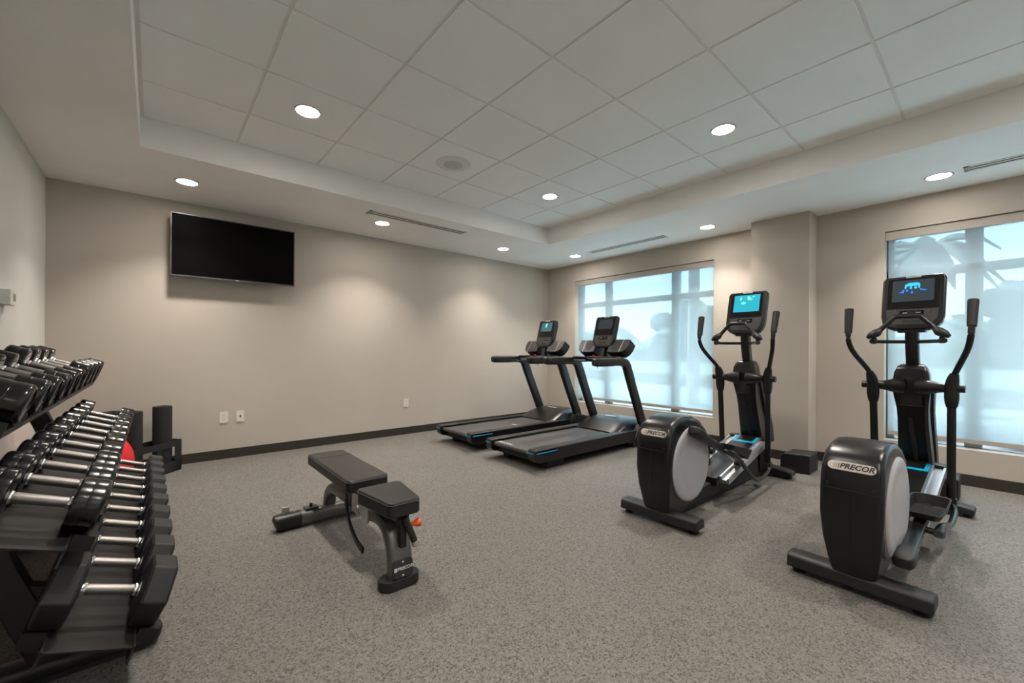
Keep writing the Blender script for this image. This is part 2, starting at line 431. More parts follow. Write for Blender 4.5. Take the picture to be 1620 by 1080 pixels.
downlight(3.27, 3.197, ZT, 'small lit downlight in a ceiling tile near the far corner of the tray')
downlight(3.265, 1.368, ZT, 'lit downlight in a ceiling tile at the right of the tray')
downlight(0.818, 1.368, ZT, 'lit downlight in a ceiling tile above the camera, out of frame')
downlight(0.818, -0.46, ZT, 'added unseen downlight in a ceiling tile behind the camera')  # tray downlights from here on are added behind the camera for extra light
downlight(3.265, -0.46, ZT, 'added unseen downlight in a ceiling tile behind the camera on the window side')
downlight(0.818, -2.29, ZT, 'added unseen downlight in a ceiling tile far behind the camera')
downlight(3.265, -2.29, ZT, 'added unseen downlight in a ceiling tile far behind the camera on the window side')
downlight(-0.40, -1.85, ZS, 'added unseen downlight in the border far left behind the camera')  # border downlights from here on are added unseen to brighten the room
downlight(0.8, -4.0, ZS, 'added unseen downlight in the border by the wall behind the camera')
downlight(3.2, -4.0, ZS, 'added unseen downlight in the border by the wall behind the camera, window side')
downlight(4.936, -1.4, ZS, 'added unseen downlight in the border behind the camera beside the right window')

t = thing('ceiling_speaker', 'round white flush ceiling speaker with grey grille in a ceiling tile', 'speaker', (2.042, 3.215, ZT))
obj('trim_ring', lathe([(0.085, -0.012), (0.13, -0.010), (0.155, -0.003), (0.157, 0.0), (0.085, 0.0)], seg=48, ring=True), M_white, t)
obj('grille', lathe([(0.0, -0.011), (0.012, -0.011), (0.02, -0.008), (0.086, -0.009), (0.086, 0.0), (0, 0)], seg=48), M_grille, t)

def slot_vent(cx_, cy_, L, along_x, label, lead):
    t = thing('linear_slot_diffuser', label, 'air vent', (cx_, cy_, ZS), (0, 0, 0 if along_x else pi/2), group='linear slot vents')
    w = 0.066
    obj('frame', [box(-L/2, L/2, -w, -w+0.027, -0.004, 0), box(-L/2, L/2, w-0.027, w, -0.004, 0), box(-L/2, L/2, -0.014, 0.014, -0.004, 0),
                  box(-L/2, -L/2+0.03, -w, w, -0.004, 0), box(L/2-0.03, L/2, -w, w, -0.004, 0)], M_plastw, t)
    obj('slot', box(-L/2+0.03, L/2-0.03, 0.014, w-0.027, -0.0022, -0.0006), M_slot, t)
    obj('slot', box(-L/2+0.03, L/2-0.03, -w+0.027, -0.014, -0.0022, -0.0006), M_slot, t)
slot_vent(2.325, 4.362, 1.22, True, 'long white slot vent in the ceiling border right of the television', 0)
slot_vent(4.92, 3.37, 1.22, False, 'long slot vent in the ceiling border before the left window', 0)
slot_vent(4.90, -0.42, 1.22, False, 'long slot vent in the ceiling border cut off by the right edge', 0)

# ------------------------------------------------------------------ wall things
t = thing('television', 'black flat wall-mounted television with thin grey bezel, switched off', 'tv', (0.655, YW, 1.862))
fw, fh = 1.085, 0.614
obj('cabinet', [box(-fw/2, fw/2, -0.146, -0.118, 0, fh, 0.003), box(-0.42, 0.42, -0.120, -0.095, 0.06, 0.5, 0.006)], M_tvb, t)
obj('screen', box(-fw/2+0.010, fw/2-0.010, -0.1475, -0.1455, 0.016, fh-0.010), M_tv, t)
obj('logo', box(-0.016, 0.016, -0.148, -0.145, 0.004, 0.010), M_letter, t)
obj('wall_bracket', [box(-0.20, 0.20, -0.016, -0.001, 0.15, 0.42), box(-0.05, 0.05, -0.10, -0.012, 0.22, 0.36)], M_stand, t)

t = thing('thermostat', 'small white wall thermostat with grey display on the left wall', 'thermostat', (XL, 3.975, 1.42))
obj('body', box(0.0, 0.048, -0.068, 0.066, 0, 0.092, 0.008, 3), M_plastw, t)
obj('display', box(0.0475, 0.0495, 0.0, 0.052, 0.026, 0.072), M_disp, t)

def cover_plate(x, z, label, kind):
    t = thing(kind, label, 'outlet', (x, YW, z), group='white wall plates')
    obj('cover_plate', box(-0.036, 0.036, -0.007, 0, -0.058, 0.058, 0.003), M_plastw, t)
    return t
t = cover_plate(0.560, 0.437, 'white duplex power outlet, left of the pair under the television', 'power_outlet')
for dz in (0.020, -0.020):
    s = obj('socket', prism(rrect(0.034, 0.030, 0.012), 0.004, (0, -0.009, dz), (1, 0, 0), (0, 0, 1)), M_plastw, t)
    obj('slots', [box(-0.009, -0.006, -0.0098, -0.0085, dz-0.003, dz+0.007), box(0.006, 0.009, -0.0098, -0.0085, dz-0.003, dz+0.007), box(-0.002, 0.002, -0.0098, -0.0085, dz-0.010, dz-0.006)], M_slot, s)
t = cover_plate(0.707, 0.436, 'white data wall plate with one dark jack, right of the pair under the television', 'data_outlet')
obj('jack', [box(-0.008, 0.008, -0.0085, -0.0065, -0.012, 0.004), box(-0.005, 0.005, -0.0085, -0.0065, 0.006, 0.014)], M_slot, t)
t = cover_plate(2.637, 0.430, 'white duplex outlet alone on the back wall beside the treadmills', 'power_outlet')
for dz in (0.020, -0.020):
    s = obj('socket', prism(rrect(0.034, 0.030, 0.012), 0.004, (0, -0.009, dz), (1, 0, 0), (0, 0, 1)), M_plastw, t)
    obj('slots', [box(-0.009, -0.006, -0.0098, -0.0085, dz-0.003, dz+0.007), box(0.006, 0.009, -0.0098, -0.0085, dz-0.003, dz+0.007)], M_slot, s)

# ------------------------------------------------------------------ dumbbell rack
TILT = R(20); ct, st = cos(TILT), sin(TILT)
RY0, RY1 = 1.70, 4.10                              # tray ends along y
TIERS = {'top': (-0.455, 0.982), 'middle': (-0.283, 0.626), 'bottom': (-0.137, 0.289)}
rack = thing('dumbbell_rack', 'black three-tier steel dumbbell rack with tilted trays along the left wall', 'dumbbell rack', (-0.30, 2.90, 0))
def RK(x, y, z): return (x+0.30, y-2.90, z)
FEET = (2.175, 3.665)
for fy in FEET:
    f = obj('foot', [tube([RK(-0.66, fy, 0.047), RK(-0.045, fy, 0.047)], 1.0, 20, sec=(0.050, 0.036), power=2.6)], M_rack, rack)
    obj('foot_cap', [tube([RK(-0.048, fy, 0.045), RK(-0.03, fy, 0.045), RK(0.0, fy, 0.044), RK(0.018, fy, 0.042), RK(0.026, fy, 0.04)], [1.03, 1.03, 0.98, 0.8, 0.45], 20, sec=(0.052, 0.038), power=2.6),
                     box(*[v for v in (RK(-0.62, 0, 0)[0], RK(-0.02, 0, 0)[0])], fy-0.036-2.90, fy+0.036-2.90, 0.0, 0.02, 0.004)], M_rubber, f)
    # leaning upright
    up = []
    for z, w in ((0.04, 0.10), (0.30, 0.095), (0.70, 0.085), (1.02, 0.08)):
        xf_ = -0.30 - (z-0.289)*0.36
        xr = max(xf_ - w, XL+0.02)
        up.append([Vector(RK(xf_, fy-0.036, z)), Vector(RK(xf_, fy+0.036, z)), Vector(RK(xr, fy+0.036, z)), Vector(RK(xr, fy-0.036, z))])
    obj('upright', bevel(loft(up), 0.008, 2, 40), M_rack, rack)
    for k, (px, pz) in TIERS.items():
        # arm under the tray, running down from the upright
        pts = [(-0.33 - (pz-0.289)*0.36 - px, 0.30), (0.085, 0.012), (0.085, -0.008), (-0.10, -0.075)]
        x_up = -0.30 - (pz-0.289)*0.36 - 0.02 - px
        poly = [(x_up/ct, -0.012), (0.09, -0.012), (0.09, -0.035), (-0.06, -0.085), (x_up/ct, -0.11)]
        obj('tray_bracket', prism(poly, 0.05, RK(px, fy-0.025, pz), (ct, 0, -st), (st, 0, ct)), M_rack, rack)
for k, (px, pz) in TIERS.items():
    m = Matrix.Translation(Vector(RK(px, 2.90, pz))) @ Matrix.Rotation(TILT, 4, 'Y')
    hl = (RY1-RY0)/2
    tr_ = obj('tray', [xf(box(-0.10, 0.10, -hl, hl, -0.006, -0.001), m)], M_tray, rack)
    obj('tray_lip', [xf(box(0.098, 0.104, -hl, hl, -0.050, 0.003, 0.002, 1), m), xf(box(-0.104, -0.098, -hl, hl, -0.05, 0.003, 0.002, 1), m)], M_rack, tr_)
    if k == 'top':
        obj('front_tube', [xf(cyl((0.112, -hl, -0.045), (0.112, hl, -0.045), 0.016, seg=14), m)], M_tube, tr_)
    for s_ in (-1, 1):
        for i in range(10):
            y = 1.87 + 0.23*i - 2.90
            a, b_ = sorted((s_*0.105, s_*0.155))
            obj('saddle', [xf(box(a, b_, y-0.112, y+0.112, -0.022, -0.002, 0.003, 1), m),
                           xf(box(a, b_, y-0.113, y-0.103, -0.01, 0.022, 0.002, 1), m), xf(box(a, b_, y+0.103, y+0.113, -0.01, 0.022, 0.002, 1), m)], M_black, rack)

ORD = ['nearest', 'second from the near end', 'third from the near end', 'fourth from the near end', 'fifth from the near end', 'sixth from the near end',
       'seventh from the near end', 'eighth from the near end', 'second from the far end', 'farthest']
def dumbbell(kind, rad):
    t = thing('dumbbell', 'x', 'dumbbell')
    obj('handle', [lathe([(0.0, -0.066), (0.0145, -0.066), (0.0145, -0.058), (0.0158, -0.055), (0.0158, 0.055), (0.0145, 0.058), (0.0145, 0.066), (0, 0.066)], axis=(1, 0, 0), seg=20)], M_knurl, t)
    for s_ in (-1, 1):
        c = obj('collar', lathe([(0.0, 0.060), (0.0185, 0.060), (0.0195, 0.063), (0.0195, 0.066), (0.0165, 0.068), (0.0165, 0.070), (0.023, 0.072), (0.024, 0.078), (0, 0.078)], axis=(s_, 0, 0), seg=24), M_chrome, t)
    for s_ in (-1, 1):
        if kind == 'round':
            h = obj('head', lathe([(0.0, 0.078), (0.030, 0.078), (rad*0.93, 0.0785), (rad*0.985, 0.081), (rad, 0.085), (rad, 0.112), (rad*0.985, 0.1135), (rad*0.985, 0.1155), (rad, 0.117),
                                   (rad, 0.147), (rad-0.0012, 0.1525), (rad-0.0045, 0.1572), (rad-0.0095, 0.160), (rad*0.82, 0.1605), (rad*0.80, 0.157), (0.0, 0.156)], axis=(s_, 0, 0), seg=48), M_ureth, t)
            rg = []
            for a0, a1 in ((200, 340),):
                rg.append(loft([[Vector((s_*0.1566, r_*cos(R(a)), r_*sin(R(a)))) for r_ in (rad*0.62, rad*0.74)] + [Vector((s_*0.1574, r_*cos(R(a)), r_*sin(R(a)))) for r_ in (rad*0.74, rad*0.62)] for a in range(a0, a1+1, 14)]))
            obj('end_lettering_band', rg, M_disp, h)
            obj('red_mark', [loft([[Vector((s_*0.1566, r_*cos(R(a)), r_*sin(R(a)))) for r_ in (rad*0.60, rad*0.76)] + [Vector((s_*0.1574, r_*cos(R(a)), r_*sin(R(a)))) for r_ in (rad*0.76, rad*0.60)] for a in range(70, 111, 10)])], M_red, h)
        else:
            hexp = [(rad/cos(R(30))*cos(R(60*i)), rad/cos(R(30))*sin(R(60*i))) for i in range(6)]
            rings = []
            for x, f_ in ((0.077, 0.72), (0.083, 0.93), (0.090, 1.0), (0.148, 1.0), (0.156, 0.95), (0.160, 0.82)):
                rings.append([Vector((s_*x, a*f_, b_*f_)) for a, b_ in hexp])
            bm = loft(rings)
            es = [e for e in bm.edges if abs(e.verts[0].co.x - e.verts[1].co.x) > 0.03]
            bmesh.ops.bevel(bm, geom=es, offset=0.007, segments=2, profile=0.5, affect='EDGES')
            obj('head', bm, M_hexr, t, ang=28)
    return t
PROTO = {'round': (dumbbell('round', 0.075), 0.075), 'hex': (dumbbell('hex', 0.09), 0.09)}
used = set()
def place_dumbbell(kind, tier, i, rad):
    proto, r0 = PROTO[kind]
    px, pz = TIERS[tier]
    if kind not in used:
        used.add(kind); root = proto
    else:
        root = proto.copy(); COL.objects.link(root)
        for ch in list(proto.children):
            c = ch.copy(); COL.objects.link(c); c.parent = root
            for gch in ch.children:
                d = gch.copy(); COL.objects.link(d); d.parent = c
    for ch in root.children:
        if ch.name.startswith('head'): ch.scale = ({'top': 1.0, 'middle': 0.88, 'bottom': 0.955}[tier], rad/r0, rad/r0)
    root.location = (px + st*(rad+0.0005), 1.87 + 0.23*i, pz + ct*(rad+0.0005)); root.rotation_euler = (0, TILT, 0)
    look = 'glossy round-headed black dumbbell with chrome handle' if kind == 'round' else 'matte hexagonal black dumbbell with chrome handle'
    root['label'] = '%s, %s on the %s tray' % (look, ORD[i], tier); root['category'] = 'dumbbell'
    root['group'] = {'top': 'round dumbbells on the top tray', 'middle': 'round dumbbells on the middle tray', 'bottom': 'hexagonal dumbbells on the bottom tray'}[tier]
for i in range(10):
    place_dumbbell('round', 'top', i, [0.062, 0.062, 0.062, 0.062, 0.062, 0.063, 0.074, 0.074, 0.074, 0.074][i])
for i in range(10):
    place_dumbbell('round', 'middle', i, 0.079)
for i in range(10):
    place_dumbbell('hex', 'bottom', i, 0.094 - 0.0026*i)

# ------------------------------------------------------------------ far corner: ball, storage stand, foam rollers
t = obj('exercise_ball', [sphere((0, 0, 0.265), 0.265, 48, 32)], M_ball, loc=(-0.378, 4.50, 0.0))
tag(t, 'large red exercise ball behind the far end of the dumbbell rack', 'exercise ball')
A45 = R(45)
st_ = thing('storage_stand', 'low open black metal storage stand set diagonally in the left corner', 'storage stand', (0.204, 5.114, 0), (0, 0, R(225)))
# local +x runs along the front face away from the right corner, +y towards the camera side, so the body lies at -y
SL, SD, SH = 0.48, 0.20, 0.29
obj('base_plate', box(0, SL, -SD, 0, 0.0, 0.012), M_stand, st_)
obj('top_rim', [box(0, SL, -0.004, 0, SH-0.055, SH), box(0, SL, -SD, -SD+0.004, SH-0.055, SH), box(0, 0.004, -SD, 0, SH-0.03, SH), box(SL-0.004, SL, -SD, 0, SH-0.03, SH)], M_stand, st_)
for x0, x1 in ((0, 0.07), (0.21, 0.25), (SL-0.05, SL)):
    obj('post', [box(x0, x1, -0.004, 0, 0, SH-0.05)], M_stand, st_)
obj('end_panel', [box(0, 0.004, -SD, -0.14, 0, SH), box(0, 0.004, -0.06, 0, 0, SH), box(0, 0.004, -SD, 0, 0, 0.10)], M_stand, st_)
obj('bottom_rim', [box(0, SL, -0.004, 0, 0, 0.10), box(0, SL, -SD, -SD+0.004, 0, 0.05)], M_stand, st_)
def roller(tpos, h, label):
    d = 0.097
    o = obj('foam_roller', lathe([(0.0, 0.0), (0.069, 0.0), (0.073, 0.004), (0.072, h-0.006), (0.067, h), (0.03, h), (0.028, h-0.03), (0, h-0.03)], seg=32), M_foam,
            loc=(0.204-0.7071*tpos-0.7071*d, 5.114-0.7071*tpos+0.7071*d, 0.0122))
    tag(o, label, 'foam roller', 'foam rollers in the corner')
roller(0.105, 0.605, 'dark grey foam roller standing upright at the right end of the corner stand')
roller(0.395, 0.595, 'dark grey foam roller standing second from the right in the corner stand')
o3 = obj('foam_roller', lathe([(0.0, 0.0), (0.069, 0.0), (0.073, 0.004), (0.072, 0.584), (0.067, 0.59), (0.03, 0.59), (0.028, 0.56), (0, 0.56)], seg=32), M_foam, loc=(-0.285, 5.16, 0.0))
tag(o3, 'dark grey foam roller standing on the floor behind the red ball', 'foam roller', 'foam rollers in the corner')

# ------------------------------------------------------------------ adjustable bench
be = thing('weight_bench', 'black padded adjustable weight bench with charcoal frame in mid floor', 'weight bench', (0.922, 1.92, 0))
# local x right, y toward the TV wall
def stadium(L, w, n=10):
    o = []
    for k in range(n+1): a = -pi/2 + pi*k/n; o.append((L/2-w/2 + w/2*cos(a), w/2*sin(a)))
    for k in range(n+1): a = pi/2 + pi*k/n; o.append((-L/2+w/2 + w/2*cos(a), w/2*sin(a)))
    return o
obj('front_foot', prism(stadium(0.205, 0.10), 0.05, (0, 0.005, 0.05), bev=0.006), M_rubber, be)
fr = obj('frame', [tube([(0, 0.0, 0.045), (0, -0.002, 0.12), (0, 0.022, 0.20), (0, 0.075, 0.262), (0, 0.17, 0.288), (0, 0.32, 0.262)], 1.0, 20, 6, sec=(0.034, 0.060), up=(1, 0, 0), power=3.2),
                   ], M_gun, be)
obj('frame_beam', [tube([(0, 0.28, 0.268), (0, 0.55, 0.252), (0, 0.82, 0.245), (0, 0.96, 0.235), (0, 1.05, 0.18), (0, 1.085, 0.10), (0, 1.085, 0.05)], 1.0, 20, 6, sec=(0.036, 0.038), up=(1, 0, 0), power=3.2)], M_gun, be)
cb = obj('rear_crossbar', [tube([(-0.20, 1.06, 0.055), (0.20, 1.06, 0.055)], 1.0, 20, sec=(0.045, 0.047), power=3.0)], M_gun, be)
for s_ in (-1, 1):
    obj('grip_end', [tube([(s_*0.19, 1.06, 0.052), (s_*0.315, 1.06, 0.052), (s_*0.332, 1.06, 0.05), (s_*0.343, 1.06, 0.046)], [1, 1, 0.93, 0.55], 20, sec=(0.049, 0.052), power=3.0)], M_black, cb)
    obj('rivet', [cyl((s_*0.225, 1.06, 0.10), (s_*0.225, 1.06, 0.1055), 0.006, seg=10)], M_silver, cb)
    obj('rivet', [cyl((s_*0.29, 1.06, 0.10), (s_*0.29, 1.06, 0.1055), 0.006, seg=10)], M_silver, cb)
obj('mount_plate', [box(-0.165, -0.085, 1.03, 1.09, 0.100, 0.112, 0.004), cyl((-0.125, 1.06, 0.11), (-0.125, 1.06, 0.135), 0.010, seg=6)], M_blackr, be)
obj('transport_bracket', [box(-0.285, -0.245, 1.10, 1.125, 0.05, 0.125, 0.003)], M_silver, be)
# pads
def pad(name, poly, z0, z1, parent):
    p = obj(name, prism(poly, z1-z0-0.004, (0, 0, z1-0.004), bev=0.014, seg=4), M_vinyl, parent)
    return p
backp = [(-0.120, 0.405), (-0.103, 0.380), (0.103, 0.380), (0.120, 0.405), (0.120, 1.155), (0.108, 1.178), (-0.108, 1.178), (-0.120, 1.155)]
bp_ = pad('back_pad', backp, 0.366, 0.442, be)
seatp = [(-0.066, -0.068), (0.066, -0.068), (0.083, -0.052), (0.121, 0.235), (0.108, 0.262), (-0.108, 0.262), (-0.121, 0.235), (-0.083, -0.052)]
sp_ = pad('seat_pad', seatp, 0.358, 0.437, be)
def seam(poly, z, ins=0.0): return [Vector((x*(1+ins), y, z)) for x, y in poly]
for par, poly, z in ((bp_, backp, 0.427), (sp_, seatp, 0.422)):
    P = [Vector((x, y, z)) for x, y in poly]; c = sum(P, Vector())/len(P)
    P = [p + (p-c).normalized()*0.0012 for p in P]
    obj('stitching', [tube([P[i], P[(i+1) % len(P)]], 0.0009, 6) for i in range(len(P))], M_thread, par)
obj('seam', [box(-0.119, 0.119, 0.985, 0.988, 0.4415, 0.4426)], M_slot, bp_)
obj('pad_bracket', [prism([(0.235, 0.245), (0.33, 0.245), (0.36, 0.285), (0.345, 0.31), (0.28, 0.352), (0.235, 0.352)], 0.008, (sx_*0.06, 0, 0), (0, 1, 0), (0, 0, 1)) for sx_ in (-1, 1)] +
    [box(-0.066, -0.058, 0.37, 0.47, 0.245, 0.356, 0.002), box(0.058, 0.066, 0.37, 0.47, 0.245, 0.356, 0.002), cyl((-0.074, 0.385, 0.285), (0.074, 0.385, 0.285), 0.019, seg=18),
                    box(-0.045, 0.045, 0.45, 1.10, 0.340, 0.368), box(-0.03, 0.03, 0.42, 0.55, 0.25, 0.345)], M_silver, be)
obj('seat_support', [box(-0.035, 0.035, -0.03, 0.24, 0.33, 0.36), box(-0.015, 0.015, -0.045, -0.005, 0.20, 0.345)], M_black, be)
obj('angle_arc', [tube([(-0.052, 0.60, 0.345), (-0.052, 0.60, 0.25), (-0.052, 0.545, 0.15), (-0.052, 0.44, 0.085), (-0.052, 0.34, 0.062)], 1.0, 12, 6, sec=(0.023, 0.008), up=(1, 0, 0))], M_black, be)
hd = obj('seat_handle', [cyl((0.004, -0.050, 0.345), (0.046, -0.066, 0.228), 0.0165, seg=18)], M_rubber, be)
obj('handle_cap', [cyl((0.046, -0.066, 0.228), (0.055, -0.069, 0.205), 0.0185, 0.0175, seg=18, bev=0.002)], M_silver, hd)
obj('pull_knob', [lathe([(0.0, 0), (0.011, 0), (0.011, 0.02), (0.017, 0.03), (0.021, 0.045), (0.019, 0.054), (0, 0.056)], (0.036, -0.035, 0.298), (1, -0.15, 0.08), 20)], M_orange, be)
pt = obj('name_plate', [prism(rrect(0.104, 0.086, 0.018), 0.008, (0, -0.0405, 0.099), (1, 0, 0), (0, 0.06, 1), bev=0.002)], M_plated, be)
obj('lettering', [text('PRECOR', 0.0215, (0.011, -0.0412, 0.099), (1, 0, 0), (0, 0.06, 1), 0.12, 0.0008, 0.0004),
                  prism([(-0.046, -0.009), (-0.032, -0.009), (-0.030, 0.009), (-0.044, 0.009)], 0.001, (0, -0.0416, 0.099), (1, 0, 0), (0, 0.06, 1))], M_letter, pt)
obj('screw', cyl((0, -0.037, 0.130), (0, -0.0405, 0.130), 0.0045, seg=12), M_letter, pt)
obj('screw', cyl((0, -0.04, 0.067), (0, -0.0440, 0.067), 0.0045, seg=12), M_letter, pt)

# ------------------------------------------------------------------ console shared by treadmills and ellipticals
CT = R(15.7)
def console(parent, x0, z0, w, h, kind):
    """tablet whose bottom centre of the front face is (x0,0,z0); faces -x and tilts up"""
    X = Vector((0, -1, 0)); Y = Vector((sin(CT), 0, cos(CT))); Nn = X.cross(Y)
    O = Vector((x0, 0, z0))
    def at(a, b_, d=0.0): return O + X*a + Y*b_ + Nn*d
    outline = []
    for (a, b_) in [(-0.46*w, 0.12*h), (-0.38*w, 0.045*h), (-0.26*w, 0.0), (0.26*w, 0.0), (0.38*w, 0.045*h), (0.46*w, 0.12*h), (0.495*w, 0.25*h), (0.5*w, 0.93*h), (0.47*w, 0.985*h), (0.43*w, h),
                    (-0.43*w, h), (-0.47*w, 0.985*h), (-0.5*w, 0.93*h), (-0.495*w, 0.25*h)]:
        outline.append((a, b_))
    body = obj('console', prism(outline, 0.055, O, X, Y, bev=0.012, seg=3), M_black, parent)
    obj('console_back', prism([(a*0.8, 0.12*h + b_*0.8) for a, b_ in outline], 0.05, O - Nn*0.05, X, Y, bev=0.02, seg=3), M_blackr, body)
    gw = w*0.80
    obj('glass_panel', prism(rrect(gw, 0.56*h, 0.010, cy=0.665*h), 0.004, O + Nn*0.0022, X, Y), M_glass, body)
    obj('keypad_panel', prism([(-0.41*w, 0.37*h), (-0.39*w, 0.20*h), (-0.30*w, 0.09*h), (0.30*w, 0.09*h), (0.39*w, 0.20*h), (0.41*w, 0.37*h)][::-1], 0.004, O + Nn*0.0016, X, Y), M_key, body)
    obj('display_window', prism(rrect(0.38*w, 0.095*h, 0.006, cy=0.295*h), 0.003, O + Nn*0.003, X, Y), M_glass, body)
    obj('speaker_opening', prism(rrect(0.30*w, 0.055*h, 0.010, cy=0.145*h), 0.003, O + Nn*0.003, X, Y), M_slot, body)
    obj('keys', [prism(rrect(0.028*w, 0.014*w, 0.002, cx=a*w, cy=b_*h), 0.003, O + Nn*0.0032, X, Y) for a in (-0.33, -0.26, 0.26, 0.33) for b_ in (0.27, 0.305, 0.34)], M_tvb, body)
    obj('digits', [prism(rrect(0.10*w, 0.022*h, 0.001, cx=a*w, cy=0.30*h), 0.003, O + Nn*0.0036, X, Y) for a in (-0.09, 0.09)], M_disp, body)
    lab = obj('badge', prism(rrect(0.24*w, 0.030*h, 0.004, cy=0.972*h), 0.004, O + Nn*0.0025, X, Y), M_plate, body)
    obj('lettering', text('PRECOR', 0.024*h, at(0, 0.972*h, 0.0028), X, Y, 0.2, 0.0004), M_ink, lab)
    sw, sh, sy = 0.655*w, 0.40*h, 0.715*h
    if kind.startswith('t'): sw, sh, sy = 0.64*w, 0.32*h, 0.745*h
    sm = {'e_teal': M_scr_teal, 'e_dark': M_scr_grey, 't_teal': M_scr_pale, 't_dark': M_scr_dark}[kind]
    scn = obj('screen', prism(rrect(sw, sh, 0.003, cy=sy), 0.004, O + Nn*0.0036, X, Y), sm, body)
    def blob(pts, m, n='screen_graphic'):
        for p in pts:
            obj(n, [prism([(a*sw, sy + b_*sh) for a, b_ in p], 0.002, O + Nn*0.0046, X, Y)], m, scn)
    if kind == 'e_teal':
        blob([[(-0.24, 0.02), (-0.14, -0.07), (-0.04, 0.0), (-0.03, 0.05), (-0.13, 0.10)], [(-0.27, 0.2), (-0.22, 0.2), (-0.20, 0.38), (-0.26, 0.38)], [(0.02, 0.22), (0.10, 0.18), (0.16, 0.30), (0.08, 0.42), (0.02, 0.42)],
              [(0.12, 0.18), (0.2, 0.2), (0.24, 0.24), (0.16, 0.25)], [(0.2, 0.34), (0.3, 0.38), (0.3, 0.42), (0.2, 0.4)]], M_gfx_cyan)
    elif kind == 'e_dark':
        blob([[(-0.20, 0.10), (-0.16, 0.10), (-0.14, 0.20), (0.12, 0.22), (0.13, 0.10), (0.17, 0.10), (0.17, 0.30), (0.10, 0.36), (-0.10, 0.36), (-0.19, 0.28)],
              [(-0.08, 0.08), (-0.02, 0.08), (-0.03, 0.20), (-0.07, 0.20)], [(0.03, 0.08), (0.10, 0.08), (0.08, 0.20), (0.04, 0.20)]], M_gfx_lb)
        blob([[(-0.34, -0.08), (-0.22, -0.10), (-0.20, 0.05), (-0.24, 0.06), (-0.26, -0.03)], [(0.16, 0.06), (0.34, 0.0), (0.30, -0.04), (0.18, -0.01)], [(-0.17, -0.04), (-0.11, -0.04), (-0.11, 0.06), (-0.17, 0.06)],
              [(-0.05, -0.14), (0.0, -0.14), (0.01, -0.04), (-0.04, -0.02)]], M_gfx_blue)
    elif kind == 't_teal':
        blob([[(-0.10, -0.05), (0.0, 0.0), (0.04, 0.30), (0.0, 0.46), (-0.08, 0.40), (-0.10, 0.15)]], M_gfx_cyan)
    return body

